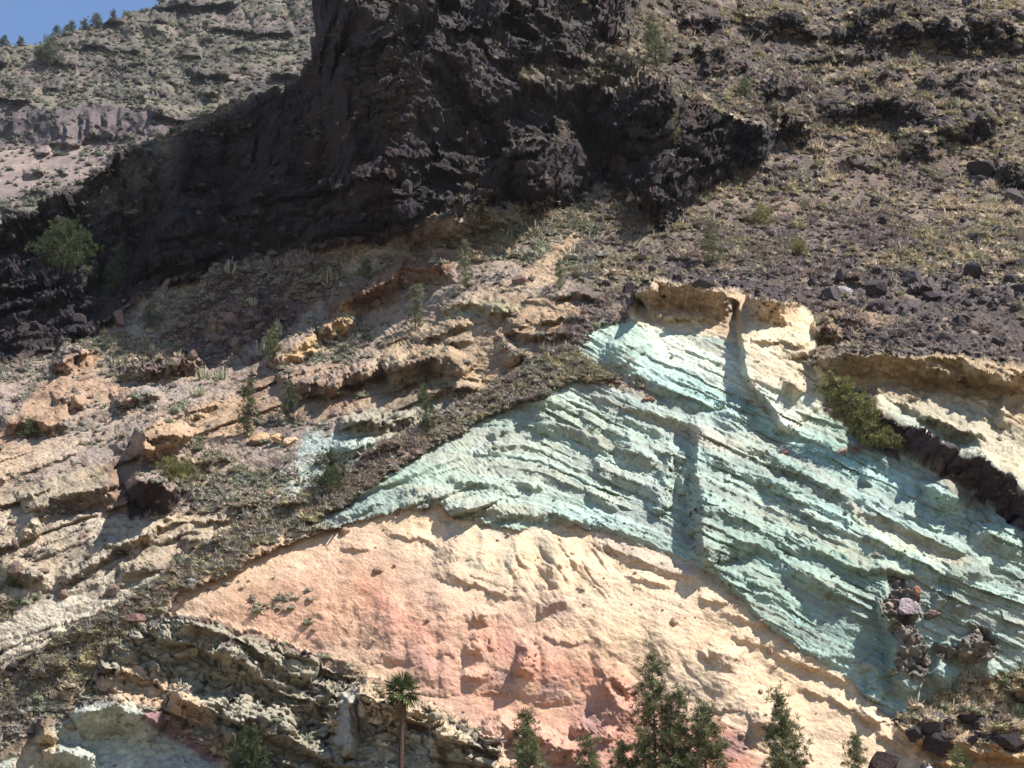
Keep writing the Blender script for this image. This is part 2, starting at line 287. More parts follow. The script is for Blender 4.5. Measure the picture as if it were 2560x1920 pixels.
# massif wall: leans out, its left flank runs back
band(9, 260, 60, [(860, -120), (850, 60), (860, 240), (880, 420), (900, 560)], 120)
band(5, 130, 40, [(700, 230), (690, 330), (660, 450), (600, 560)], 90)
band(4, 120, 30, [(470, 340), (450, 440), (430, 560), (380, 640)], 90)
M = [
 (5, 60, 60, [(1050, 610), (1180, 480), (1270, 410), (1360, 350), (1440, 360)]),
 (5, 70, 110, [(1200, 300), (1270, 245), (1380, 225), (1500, 232), (1600, 228), (1665, 190)]),
 (4, 40, 50, [(1470, 300), (1560, 305), (1650, 250), (1720, 260)]),
 (4, 40, 90, [(930, 262), (1010, 268), (1090, 288), (1140, 335)]),
 (3.5, 40, 60, [(1040, 122), (1110, 132), (1180, 185)]), (3.5, 40, 55, [(880, 130), (940, 88), (1050, 72), (1160, 65)]),
 (3, 30, 40, [(1180, 45), (1260, 36), (1380, 60)]), (3, 30, 35, [(1370, 95), (1480, 75), (1590, 88)]),
 (3, 30, 30, [(1290, 150), (1400, 130), (1480, 155)]), (4, 50, 80, [(1290, 470), (1400, 440), (1460, 380)]),
 (3, 30, 70, [(1520, 330), (1600, 330), (1690, 300), (1730, 280)]), (3, 40, 40, [(1000, 190), (1100, 220), (1200, 270)]),
 (3, 30, 50, [(960, 420), (1020, 400), (1090, 350)]), (5, 60, 45, [(980, 600), (1060, 552), (1180, 538), (1300, 545)]),
 (9, 110, 95, [(1600, 520), (1680, 430), (1745, 370), (1830, 308), (1940, 345)]),
 (3.5, 40, 45, [(1871, 76), (1949, 40), (2030, 48)]), (3.5, 40, 48, [(2165, 112), (2252, 55), (2310, 70)]),
 (4, 40, 60, [(2312, 68), (2353, 50), (2435, 94)]), (4, 40, 55, [(2444, 80), (2474, 62), (2580, 92)]),
 (3.5, 50, 38, [(2060, 290), (2167, 254), (2233, 264), (2330, 284)]), (2.5, 30, 24, [(2295, 220), (2380, 210), (2445, 234)]),
 (4, 40, 65, [(2405, 352), (2427, 304), (2495, 308)]), (3.5, 30, 40, [(2256, 362), (2307, 350), (2340, 378)]),
 (2.5, 40, 22, [(1890, 234), (2011, 214)]), (4, 40, 60, [(1966, 326), (2000, 308), (2036, 312)]), (2.5, 30, 30, [(2120, 55), (2160, 40), (2240, 16)]),
 (3, 30, 30, [(2080, 80), (2150, 85)]), (3, 30, 26, [(1740, 150), (1830, 120)]), (3, 30, 40, [(1700, 60), (1760, 40), (1830, 60)]),
 (3, 40, 34, [(2480, 420), (2560, 440), (2640, 480)]), (2, 20, 16, [(2050, 700), (2120, 690), (2180, 705)]), (2, 20, 18, [(2270, 720), (2340, 715)]),
 # left ridge crags
 (3.5, 40, 50, [(205, 470), (245, 432), (290, 436)]), (3, 30, 36, [(270, 400), (320, 380), (370, 385)]), (3, 40, 60, [(330, 500), (400, 450), (455, 480)]),
 (6, 60, 70, [(-60, 590), (20, 560), (110, 512), (190, 505)]), (3, 30, 22, [(210, 618), (260, 608), (290, 622)]), (3, 40, 36, [(380, 560), (450, 555), (520, 590)]),
 (3, 40, 40, [(0, 700), (70, 680), (150, 690)]), (3, 40, 30, [(90, 770), (150, 745), (230, 700)]),
 # ochre outcrops of the left middle
 (2.5, 30, 40, [(150, 930), (160, 880), (230, 875)]), (2.2, 40, 28, [(0, 1060), (60, 1050), (130, 1062), (180, 1040)]), (2, 30, 26, [(130, 1000), (190, 990), (200, 1030)]),
 (2, 30, 30, [(300, 930), (380, 925), (480, 905), (520, 880)]), (2.5, 30, 24, [(280, 1005), (360, 990), (410, 985)]),
 (2.5, 40, 22, [(300, 1135), (325, 1098), (373, 1066), (440, 1052)]), (3.5, 40, 75, [(350, 1150), (369, 1092), (428, 1083), (485, 1096)]),
 (1.6, 20, 14, [(430, 1040), (500, 1018), (560, 1008)]), (1.4, 20, 12, [(440, 1052), (520, 1030)]),
 (3.2, 60, 46, [(60, 1285), (120, 1248), (250, 1225), (300, 1200)]), (2, 30, 20, [(480, 1165), (540, 1150), (590, 1140)]),
 (9, 30, 95, [(320, 1232), (350, 1210), (400, 1204), (458, 1222)]), (2.4, 40, 24, [(540, 1285), (600, 1262), (680, 1255), (775, 1242)]),
 (3, 50, 40, [(830, 780), (900, 740), (960, 700), (1010, 680), (1060, 668), (1140, 666)]), (3, 40, 30, [(850, 735), (930, 720), (1000, 690)]),
 (2.8, 40, 55, [(690, 925), (700, 880), (740, 858), (800, 835)]), (2, 20, 40, [(800, 835), (840, 805), (895, 800)]),
 (2.8, 40, 40, [(690, 955), (760, 955), (830, 960), (900, 920), (950, 890)]), (3, 30, 70, [(955, 922), (1000, 905), (1068, 892), (1122, 896), (1178, 930)]),
 (2, 30, 16, [(1050, 990), (1110, 975), (1200, 965)]), (1.8, 30, 22, [(900, 960), (970, 890), (1000, 882)]),
 (2, 26, 16, [(1100, 778), (1180, 758), (1300, 770)]), (2, 26, 14, [(1360, 740), (1440, 735), (1520, 755)]), (2, 26, 18, [(1260, 800), (1340, 805), (1420, 790), (1470, 800)]),
 (2, 26, 14, [(1210, 776), (1270, 782)]), (2.4, 26, 18, [(1260, 822), (1340, 838), (1420, 832)]), (2.4, 20, 20, [(1240, 835), (1280, 880), (1330, 895)]),
 (1.8, 20, 18, [(1250, 900), (1300, 905)]), (1.6, 20, 12, [(1100, 860), (1180, 850)]), (1.8, 30, 14, [(1030, 860), (1120, 830), (1180, 800)]),
 (1.8, 20, 30, [(850, 1060), (920, 1050), (980, 1060)]), (1.8, 20, 26, [(960, 1055), (1040, 1040)]), (2, 20, 36, [(830, 1115), (900, 1120), (1000, 1090)]),
 (2.2, 40, 18, [(150, 1462), (218, 1418), (330, 1352), (408, 1307)]), (2.4, 30, 26, [(310, 1385), (345, 1342), (390, 1345)]), (2, 30, 20, [(450, 1358), (510, 1350), (570, 1352)]),
 (2, 30, 16, [(300, 1428), (360, 1422), (430, 1420)]), (2.2, 30, 34, [(0, 1420), (50, 1430), (130, 1440)]), (2, 26, 30, [(60, 1345), (70, 1310), (100, 1310)]), (1.5, 24, 10, [(220, 1375), (300, 1360)]),
 (1.4, 20, 8, [(330, 1330), (420, 1310), (540, 1300), (640, 1290)]), (1.4, 20, 8, [(390, 1365), (470, 1330), (560, 1325)]),
 # green face, beds
 (2.0, 40, 26, [(1478, 983), (1519, 1002), (1593, 1021), (1675, 1048), (1728, 1065), (1775, 1087)]),
 (2.2, 30, 34, [(1318, 1032), (1338, 1010), (1372, 997), (1424, 1015), (1440, 1040)]), (1.4, 20, 14, [(1322, 1028), (1360, 1040), (1436, 1044)]),
 (2.2, 30, 26, [(1322, 1050), (1370, 1062), (1415, 1067), (1485, 1096), (1530, 1130)]), (2.4, 30, 40, [(1535, 1120), (1593, 1125), (1640, 1160)]),
 (2.0, 26, 22, [(1446, 1041), (1492, 1067), (1540, 1080), (1593, 1100), (1666, 1125), (1702, 1147), (1748, 1150)]),
 (1.5, 20, 16, [(1497, 1026), (1540, 1041), (1630, 1072), (1680, 1100)]), (1.9, 24, 24, [(1482, 1152), (1521, 1185), (1569, 1197), (1617, 1222), (1664, 1243)]),
 (1.5, 20, 18, [(1470, 1222), (1511, 1255), (1540, 1275)]), (1.4, 20, 16, [(1285, 1188), (1338, 1217), (1360, 1220)]), (1.3, 20, 12, [(1360, 1190), (1420, 1205), (1480, 1220)]),
 (2.2, 34, 30, [(1820, 1100), (1902, 1128), (1977, 1164), (2037, 1200), (2086, 1222), (2158, 1282)]),
 (2.0, 24, 20, [(1755, 1145), (1820, 1162), (1893, 1196), (1953, 1222), (2013, 1254), (2076, 1280), (2132, 1306)]),
 (1.7, 20, 18, [(1760, 1126), (1849, 1145), (1888, 1167), (1931, 1205), (2013, 1225), (2064, 1250)]),
 (1.6, 20, 16, [(1984, 1261), (2037, 1292), (2098, 1321), (2155, 1344)]), (1.9, 28, 16, [(1765, 1273), (1816, 1280), (1859, 1302), (1917, 1333), (1989, 1367), (2033, 1372), (2098, 1401), (2134, 1417), (2224, 1424)]),
 (1.6, 24, 20, [(1910, 1302), (1989, 1331), (2050, 1357)]), (2, 28, 24, [(1818, 1328), (1869, 1355), (1912, 1364), (1941, 1381), (1967, 1410)]),
 (2.4, 30, 40, [(1960, 1412), (2013, 1430), (2084, 1468)]), (1.8, 24, 22, [(1815, 1432), (1864, 1430), (1893, 1451), (1968, 1478)]), (1.5, 20, 16, [(1880, 1480), (1940, 1490), (2000, 1520)]),
 (2, 26, 18, [(2150, 1330), (2230, 1370), (2330, 1420), (2400, 1450)]), (1.6, 24, 14, [(2130, 1235), (2200, 1262), (2280, 1290), (2360, 1330)]), (1.8, 24, 16, [(2150, 1275), (2220, 1295), (2300, 1340), (2420, 1390)]),
 (1.7, 24, 12, [(2100, 1408), (2162, 1423), (2229, 1425), (2279, 1435), (2350, 1450)]), (3, 40, 70, [(2370, 1450), (2420, 1436), (2480, 1440)]), (2.4, 30, 45, [(2330, 1500), (2391, 1500), (2425, 1522)]),
 (2.2, 40, 30, [(1995, 1610), (2080, 1640), (2150, 1652), (2229, 1690), (2295, 1735)]), (2, 30, 60, [(2300, 1690), (2350, 1668), (2400, 1700)]), (2, 26, 50, [(2430, 1690), (2460, 1655), (2490, 1690)]),
 (2.5, 30, 62, [(2300, 1228), (2361, 1213), (2425, 1265)]), (2.5, 30, 40, [(2430, 1330), (2500, 1340), (2560, 1390)]), (2, 30, 30, [(2440, 1290), (2490, 1300), (2560, 1350)]),
 (1.6, 24, 14, [(1120, 1200), (1160, 1203), (1220, 1212), (1290, 1218)]), (2.4, 40, 24, [(1075, 1243), (1120, 1258), (1180, 1275), (1300, 1283), (1400, 1290), (1500, 1318), (1640, 1352)]),
 (1.6, 20, 20, [(1230, 1110), (1250, 1085), (1290, 1070)]), (1.5, 20, 18, [(1190, 1140), (1250, 1120), (1300, 1090)]), (1.5, 20, 12, [(990, 1240), (1040, 1225), (1080, 1220)]),
 (1.6, 24, 16, [(1010, 1275), (1045, 1248), (1085, 1240)]), (1.4, 24, 12, [(830, 1300), (900, 1280), (960, 1255)]),
 (2.4, 60, 18, [(1724, 1366), (1770, 1415), (1816, 1448), (1850, 1482), (1930, 1560), (2000, 1612)]),
 (2.0, 50, 22, [(1500, 900), (1540, 905), (1605, 944), (1700, 985), (1800, 1018), (1880, 1060)]), (1.8, 20, 60, [(1520, 865), (1560, 858), (1610, 872)]),
 (1.2, 24, 10, [(1660, 1000), (1760, 1030), (1850, 1075)]), (1.4, 30, 14, [(1900, 1060), (2000, 1085), (2080, 1120)]),
 # ochre slope ledges
 (1.1, 40, 12, [(1805, 1528), (1870, 1552), (1945, 1575)]), (1.3, 40, 15, [(1880, 1605), (1950, 1635), (2030, 1665), (2130, 1708)]), (1.1, 40, 12, [(1830, 1590), (1900, 1610)]),
 (1.2, 40, 12, [(2000, 1718), (2080, 1745), (2140, 1775), (2200, 1810)]), (1.6, 30, 20, [(2145, 1762), (2190, 1800), (2215, 1840), (2260, 1870), (2300, 1890)]), (1.4, 26, 14, [(2210, 1795), (2250, 1830), (2310, 1860)]),
 (1.0, 40, 9, [(1120, 1432), (1170, 1460), (1220, 1478), (1300, 1490)]), (.8, 30, 6, [(850, 1370), (930, 1372)]), (.8, 30, 8, [(1340, 1582), (1400, 1600), (1470, 1606)]),
 (1.2, 30, 18, [(1480, 1352), (1600, 1400), (1680, 1430), (1760, 1440)]), (1.5, 30, 60, [(2165, 1710), (2185, 1705), (2215, 1740)]), (1.0, 30, 8, [(1750, 1490), (1820, 1510)]),
 (.8, 24, 7, [(960, 1330), (1040, 1345), (1100, 1370)]), (.8, 24, 8, [(1550, 1430), (1600, 1450), (1680, 1470)]),
 (1.2, 30, 26, [(1170, 1560), (1200, 1540), (1240, 1545)]), (1.3, 24, 40, [(1180, 1640), (1195, 1600), (1235, 1592)]), (1.3, 24, 40, [(1300, 1690), (1320, 1640), (1345, 1640)]), (1.2, 24, 26, [(1300, 1625), (1330, 1600), (1360, 1600)]),
 (1.3, 40, 40, [(1770, 1650), (1790, 1630), (1850, 1650)]), (1.3, 40, 30, [(1880, 1815), (1920, 1800), (1960, 1810)]), (1.0, 30, 20, [(1350, 1530), (1380, 1505), (1420, 1500)]),
 # buttress
 (3.0, 14, 60, [(1866, 738), (1930, 746), (1995, 762)]), (3.0, 14, 75, [(1590, 740), (1640, 706), (1720, 714), (1800, 728), (1846, 736)]), (1.8, 30, 20, [(1560, 790), (1590, 735), (1640, 708)]), (1.2, 20, 14, [(1640, 790), (1700, 795), (1790, 800)]), (1.2, 20, 10, [(1880, 850), (1960, 850), (2020, 860)]),
 (1.4, 20, 30, [(1950, 950), (1990, 960), (2010, 990)]), (4.5, 30, 62, [(2030, 896), (2110, 885), (2205, 893), (2341, 897), (2478, 908), (2620, 945)]), (2, 20, 30, [(2300, 920), (2350, 930), (2400, 960)]), (2, 24, 40, [(2400, 925), (2480, 930), (2540, 960)]),
 (2.5, 30, 34, [(2034, 800), (2080, 795), (2140, 780)]), (2.2, 26, 36, [(2030, 835), (2060, 820), (2110, 835)]), (2.6, 60, 46, [(2185, 1006), (2264, 1010), (2361, 1060), (2420, 1076), (2460, 1132), (2600, 1215)]),
 (3.5, 30, 70, [(2159, 988), (2200, 1030), (2275, 1069), (2361, 1130), (2458, 1154), (2528, 1200), (2600, 1262), (2700, 1330)]), (1.2, 20, 10, [(2270, 1040), (2380, 1065), (2500, 1110)]),
 # lower right
 (2.2, 30, 30, [(2270, 1818), (2310, 1800), (2350, 1812)]), (2.6, 30, 50, [(2320, 1830), (2350, 1800), (2400, 1815)]), (2.4, 30, 44, [(2470, 1855), (2500, 1832), (2620, 1820)]), (1.8, 24, 26, [(2400, 1790), (2430, 1768), (2470, 1790)]), (3, 30, 50, [(2530, 1740), (2560, 1715), (2640, 1720)]),
 (2.0, 20, 40, [(2240, 1818), (2290, 1838), (2335, 1852), (2440, 1858), (2500, 1868), (2600, 1858)]), (1.8, 20, 26, [(2420, 1885), (2500, 1892), (2620, 1884)]), (1.4, 16, 16, [(2330, 1900), (2380, 1915), (2450, 1922)]),
 # grey cliff
 (3, 30, 34, [(395, 1605), (430, 1592), (480, 1570), (500, 1560)]), (3.4, 30, 50, [(525, 1640), (545, 1622), (610, 1645)]), (3, 40, 60, [(420, 1740), (480, 1745), (540, 1760), (600, 1740), (640, 1730)]),
 (3.5, 40, 44, [(560, 1790), (640, 1790), (700, 1800), (750, 1830)]), (3, 30, 40, [(775, 1748), (820, 1740), (850, 1715)]), (2.2, 30, 26, [(380, 1690), (400, 1660), (430, 1660)]), (2, 26, 20, [(600, 1660), (680, 1700), (740, 1730)]),
 (2.5, 30, 40, [(500, 1850), (560, 1830), (620, 1850)]), (2.4, 30, 30, [(620, 1810), (700, 1830), (800, 1880), (860, 1910)]), (3.5, 30, 70, [(180, 1812), (215, 1780), (300, 1765), (370, 1790), (410, 1820)]), (2.5, 24, 60, [(105, 1860), (112, 1810), (140, 1808)]),
 (2.5, 24, 40, [(105, 1885), (160, 1880), (250, 1895)]), (3.4, 40, 90, [(868, 1760), (900, 1745), (980, 1790), (1010, 1830)]), (3.0, 30, 34, [(900, 1700), (960, 1740), (1060, 1790), (1150, 1835)]), (3.5, 30, 80, [(1070, 1850), (1110, 1835), (1190, 1850)]), (3.2, 30, 70, [(1200, 1850), (1250, 1800), (1290, 1830)]),
 (3, 30, 46, [(1280, 1850), (1330, 1830), (1400, 1870), (1470, 1880)]), (2.4, 30, 40, [(1510, 1690), (1540, 1690), (1580, 1730)]), (2, 20, 30, [(1430, 1830), (1460, 1810), (1480, 1840)]), (1.8, 20, 30, [(1500, 1860), (1515, 1835), (1540, 1840)]), (1.6, 20, 12, [(1150, 1690), (1230, 1690)]),
 (2.0, 20, 60, [(1505, 1690), (1520, 1720), (1550, 1770), (1590, 1785)]), (1.5, 26, 24, [(80, 1690), (130, 1660), (170, 1670)]), (1.5, 26, 24, [(150, 1725), (200, 1705)]),
]
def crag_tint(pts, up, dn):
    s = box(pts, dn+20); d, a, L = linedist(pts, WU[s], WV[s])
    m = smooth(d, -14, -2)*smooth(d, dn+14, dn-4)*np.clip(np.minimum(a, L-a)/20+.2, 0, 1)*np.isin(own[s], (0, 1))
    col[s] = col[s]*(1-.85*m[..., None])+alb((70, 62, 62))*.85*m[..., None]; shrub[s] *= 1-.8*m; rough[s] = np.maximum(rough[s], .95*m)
bump(8, 1340, 425, 110, 95); bump(5, 1230, 480, 100, 45, -.75); bump(3, 1140, 560, 60, 34, -.75)
for h, up, dn, p in M:
    c = np.mean(p, axis=0); oc = own[int((c[1]-vs[0])/ST), int((c[0]-us[0])/ST)]
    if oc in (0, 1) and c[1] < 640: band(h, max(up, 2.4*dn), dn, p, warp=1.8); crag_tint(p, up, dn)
    else: band(h, up, dn, p)
# steps that face left (drawn downwards)
band(3.0, 150, 26, [(1730, 1040), (1750, 1110), (1746, 1180), (1762, 1260), (1756, 1330), (1776, 1410)], (90, 40), warp=1.5); band(1.6, 70, 16, [(1722, 1150), (1712, 1200), (1736, 1270), (1742, 1330)], 50, warp=2.0)
band(2.0, 40, 14, [(1672, 1140), (1664, 1190), (1672, 1240), (1650, 1300)][::-1], 40, warp=2.2)
band(4.0, 170, 14, [(1846, 738), (1852, 800), (1856, 860), (1868, 935), (1902, 982), (1972, 1080)], (14, 150), warp=.5)
band(2.6, 90, 16, [(2027, 900), (2032, 840), (2034, 785)], 20)
band(2.2, 40, 20, [(2215, 1470), (2212, 1520), (2228, 1600), (2232, 1690)], 40)
band(2.0, 40, 20, [(2405, 1590), (2400, 1660)], 30)
band(1.6, 30, 20, [(2500, 990), (2515, 1070)][::-1], 20)
band(1.5, 60, 10, [(360, 1105), (352, 1160), (345, 1220)], 20)
band(3.0, 60, 20, [(870, 1730), (878, 1800), (880, 1900)][::-1], 30); band(2.5, 60, 20, [(1080, 1840), (1085, 1940)][::-1], 20)
for (a, b, h) in ((1140, 1300, 1.2), (1215, 1305, 1.0), (1290, 1320, 1.2), (1400, 1330, 1.5)):   # ribs and runnels at the head of the ochre fan
    band(h*.55, 60, 46, [(a, b), (a-5, b+60), (a-24, b+150)], 60, warp=1.6)
for (a, b, ln_, h) in ((960, 1480, 180, .8), (1090, 1420, 220, .9), (1230, 1590, 150, 1.0), (1350, 1600, 160, 1.1), (1480, 1520, 200, 1.0), (1640, 1500, 250, 1.0), (1780, 1580, 200, 1.2), (1900, 1720, 160, 1.0), (1050, 1620, 120, .7)):
    band(h*.55, 110, 90, [(a, b), (a+ln_*.12, b+ln_*.5), (a+ln_*.1, b+ln_)], ln_*.45)
bump(1.6, 2270, 1700, 50, 60, .4); bump(1.5, 2356, 1690, 34, 45); bump(1.2, 2470, 1680, 22, 40); bump(1.6, 2260, 1620, 40, 60); bump(1.4, 2440, 1610, 45, 40)
bump(1.5, 2170, 1190, 20, 30); bump(1.2, 2216, 1155, 12, 26, -.3); bump(1.8, 2360, 1240, 50, 40, .5); bump(1.5, 2095, 1470, 60, 30, .4)

# ---- beds (fine ledges that follow the dip) and roughness in metres
kx = np.where(U < 1350, 0.10*(U-1350), 0.46*(U-1350)); kx = np.where((U < 1200), -0.55*(1200-U)*-1*-.35-15, kx)
S = V - kx + 16*fbm(U/160, V/110, 21, 3)
def saw(S_, per, seed, w=.94):
    ph = S_/per + 1.2*vn(S_/per*.37, 0*S_, seed)
    f = ph-np.floor(ph); k = np.floor(ph)
    a = TAB[seed % 64][(k.astype(int) & 255), 7]
    g = np.clip(f/w, 0, 1)*np.clip((1-f)/(1-w), 0, 1)
    return g, a
amp = .35+.65*smooth(vn(U/90, V/50, 33), .3, .7)
g1, a1 = saw(S, 27, 3); g2, a2 = saw(S+5*fbm(U/40, V/30, 41, 2), 11, 4)
def cellv(p, q, sd_): return TAB[sd_ % 64][np.floor(p).astype(np.int64) & 255, np.floor(q).astype(np.int64) & 255]
jl = U+14*fbm(U/30, V/30, 71, 2)
b1 = cellv(jl/58+5*a1, S/27, 16); b2_ = cellv(jl/34+7*a2, S/11, 17)
bed = (.95*g1*(.15+a1)*(.25+.75*b1)+.42*g2*(.2+a2)*(.2+.8*b2_))*amp
# left side beds rise to the right
S3 = V + .32*U + 14*fbm(U/120, V/80, 25, 3)
g5, a5 = saw(V+.36*U+22*fbm(U/220, V/120, 67, 3), 66, 27, .9)
g3, a3 = saw(S3, 24, 6); bedL = 1.9*g5*(.25+a5)*(.4+.6*vn(U/160, V/60, 68))+(.5*g3*(.2+a3)+.2*vn(U/14, V/8, 3))*(.3+.7*vn(U/70, V/50, 37))
left = smooth(U-1250+ (V-1250)*-.6, 60, -60)
S4 = V-.40*U+26*fbm(U/120, V/90, 69, 3); g6, a6 = saw(S4, 46, 29, .88); g7, a7 = saw(S4+8*fbm(U/40, V/30, 53, 2), 18, 30, .88)
b6 = cellv((U+18*fbm(U/40, V/40, 54, 2))/64+9*a6, S4/46, 35)
gry = (own == 6)*1.0
D -= strata*(bed*(1-left)+bedL*left*np.where(own == 3, .28, 1.2))*(1-gry)+gry*smooth(rough, .35, .7)*(2.0*g6*(.15+a6)*(.3+.7*b6)+.8*g7*a7)
# dark massif: broken ledges; outcrops and grey cliff: hollows
Sm = V + .18*U + 30*fbm(U/150, V/120, 22, 3)
gm, am = saw(Sm, 62, 9, .85); gm2, am2 = saw(Sm+9*fbm(U/60, V/40, 23, 2), 25, 10, .85)
mk = (own == 1)*smooth(vn(U/120, V/90, 38), .25, .7)
D -= mk*(4.5*gm*am+1.6*gm2*am2)
pit = smooth(ridged(WU/70, WV/42, 39, 3), .84, .93)*smooth(vn(U/60, V/50, 42), .4, .6)*smooth(rough, .35, .7)
D += pit*np.select([own == 6, own == 5, own == 0, own == 7], [1.2, .6, .5, 1.2], 0.0)
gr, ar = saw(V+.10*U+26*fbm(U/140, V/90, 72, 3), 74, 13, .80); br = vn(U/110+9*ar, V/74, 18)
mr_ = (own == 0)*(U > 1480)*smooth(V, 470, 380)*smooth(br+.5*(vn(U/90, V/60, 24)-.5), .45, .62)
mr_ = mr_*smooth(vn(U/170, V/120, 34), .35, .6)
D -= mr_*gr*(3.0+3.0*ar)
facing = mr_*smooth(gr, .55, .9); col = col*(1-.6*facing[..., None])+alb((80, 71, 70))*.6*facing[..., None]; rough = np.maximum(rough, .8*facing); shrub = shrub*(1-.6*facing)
fanx = (U-1050)/np.maximum(V-900, 200)*600
D += (.18+.5*smooth(V, 1560, 1380)*smooth(U, 1000, 1120)*smooth(U, 1800, 1600))*(own == 3)*smooth(ridged(fanx/70+.25*fbm(U/60, V/60, 57, 2), V/330, 66, 3), .4, .95)*smooth(V, 1270, 1330)*smooth(vn(U/150, V/120, 28), .2, .6)
D -= (own == 3)*(.45*fbm(fanx/150, V/170, 78, 3)+.14*fbm(U/50, V/30, 79, 3))
X0 = world(U, V, D)
px, pq = X0[..., 0], X0[..., 2]*1.15+.25*X0[..., 1]
def blocks(p, q, seed, jit=.9):
    """angular blocks: every cell has its own height and tilt, with sharp joints between cells"""
    i0 = np.floor(p).astype(np.int64); j0 = np.floor(q).astype(np.int64); bd = np.full(p.shape, 9.0); b2 = bd.copy(); hv = np.zeros(p.shape)
    T1, T2, T3, T4, T5 = (TAB[(seed+k) % 64] for k in range(5))
    for di in (-1, 0, 1):
        for dj in (-1, 0, 1):
            a, b = (i0+di) & 255, (j0+dj) & 255
            ex = p-(i0+di+.5+jit*(T1[a, b]-.5)); ey = q-(j0+dj+.5+jit*(T2[a, b]-.5)); dd = ex*ex+ey*ey
            m = dd < bd; b2 = np.where(m, bd, np.minimum(b2, dd)); bd = np.where(m, dd, bd)
            hv = np.where(m, T3[a, b]+(T4[a, b]-.5)*1.5*ex+(T5[a, b]-.3)*1.3*ey, hv)
    return hv-.5, np.sqrt(b2)-np.sqrt(bd)
wx_, wq_ = px+.8*fbm(px/3, pq/3, 56, 3), pq+.8*fbm(px/3, pq/3, 58, 3)
k1, j1 = blocks(wx_/4.6, wq_/3.2, 5); k2, j2 = blocks(wx_/1.7, wq_/1.25, 12); k3, j3 = blocks(wx_/.75, wq_/.6, 19)
joint = np.minimum(smooth(j1, 0, .10), .4+.6*smooth(j2, 0, .16))
big = ridged(px/9, pq/7, 2, 5)-.55
med = ridged(px/2.6, pq/2.2, 8, 4)-.55
fin = fbm(px/.8, pq/.6, 15, 3, .6)
blk = np.maximum(fbm(px/5.0, pq/3.2, 50, 4, .6), -.25)
rr = smooth(rough, .3, .9); Sb = S*(1-left)+S3*left
mas = own == 1; big = np.where(mas, big*.7, big); med = np.where(mas, med*.35, med); k1 = np.where(mas, k1*1.9, k1); k3 = np.where(mas, k3*.5, k3); fin = np.where(mas, fin*.4, fin)
k1 = np.where(own == 6, k1*.7, k1); k2 = np.where(own == 6, k2*.8, k2); med = np.where(own == 6, med*.6, med)
disp = (1-rr)*np.clip(rough/.2, 0, 1)*(.09*k3+.12*k2+np.where(own == 3, .35, 1.0)*(.16*fbm(U/60, Sb/6, 70, 3, .6)+.10*fbm(U/14, Sb/3.5, 74, 2))) + rr*(1.5*k1+.75*k2+.3*k3-.5*(1-joint)) + rough*.6*(3.0*big*smooth(rough, .3, 1.0)+1.5*med+.55*fin+1.6*np.maximum(blk-.05, 0)*smooth(rough, .25, .6))
# vertical fluting on the massif
flute = ridged(px/3.2, pq/16, 30, 3)-.5
disp += 1.6*flute*smooth(rough, .8, 1.0)*(own == 1)
DIR = np.array([0, -.72, .69])
kd = smooth(rough, .5, .9)[..., None]
DIRF = DIR*(1-kd)+np.array([.12, -.98, .05])*kd
P = X0+disp[..., None]*DIRF
# silhouette of the hill against the far mountain
SIL = [(770, -260), (781, 0), (805, 70), (781, 93), (780, 155), (731, 190), (641, 241), (583, 249), (517, 280), (455, 311), (389, 338), (295, 377), (260, 424), (210, 467), (117, 498), (58, 533), (8, 562), (-240, 640), (-400, 640), (-400, -300)]
cut, sC = polymask(SIL, 1.0, (slice(0, H), slice(0, Wd)), 1.4); cut = cut > .5

# colour variation that belongs to the rock: beds, mottling, stains
tint = 1+.16*fbm(px/6, pq/4, 44, 4)+.10*fbm(px/1.1, pq/.8, 52, 3)
tint += strata*(.34*(a1-.5)+.22*(a2-.5))*(1-left)+strata*.2*(a3-.5)*left
col *= np.clip(tint, .5, 1.5)[..., None]
gsh = ((own == 2)*(fbm(px/9, pq/6, 55, 3)+.8*(a2-.5)+.5*(a1-.5)))[..., None]
col = col*(1+gsh*np.array([-.10, .03, .02]))
rust = (own == 2)*smooth(cellv(S/11, 0*S, 33)+.5*fbm(U/50, S/9, 75, 3), (.78), 1.0)*.28
col = col*(1-rust[..., None])+alb((178, 172, 140))*rust[..., None]
drip = smooth(ridged(px/1.6, pq/14, 63, 2), .78, .95)*np.isin(own, (2, 4))*.22*vn(px/9, pq/7, 20)
col *= (1-drip)[..., None]
runs = smooth(ridged(fanx/60, V/260, 66, 3), .5, .95)*(own == 3)
col *= (1-.10*runs*vn(U/50, V/80, 26))[..., None]
streak = smooth(vn(px/1.3, pq/15, 64)+.3*fbm(px/.6, pq/5, 65, 2), .6, .9)*(own == 1)
col = col*(1-.5*streak[..., None])+alb((84, 66, 58))*.5*streak[..., None]
warmth = fbm(px/7, pq/5, 18, 3)
col *= np.stack([1+.07*warmth, 1+0*warmth, 1-.09*warmth], -1)
# rusty and lichen stains on scrub ground
scr = np.isin(own, (0, 5))
straw = smooth(vn(px/3, pq/2.2, 27)+.6*fbm(px/1.0, pq/.8, 29, 2), .62, .9)*scr*np.clip(shrub, 0, 1)
col = col*(1-.55*straw[..., None])+alb((184, 160, 128))*.5*straw[..., None]
dk = smooth(vn(px/1.7, pq/1.2, 61)+.5*fbm(px/.7, pq/.6, 62, 2), .62, .85)*scr
col = col*(1-.45*dk[..., None])+alb((70, 58, 58))*.45*dk[..., None]
col = np.clip(col, .008, .8)

# vertex normals of the whole sheet, so that its pieces join without seams
gu = np.gradient(P, axis=1); gv = np.gradient(P, axis=0)
NRM = np.cross(gu, gv); NRM /= np.linalg.norm(NRM, axis=-1, keepdims=True)+1e-12
NRM *= np.sign(np.sum(NRM*(CAM-P), -1, keepdims=True)+1e-9)

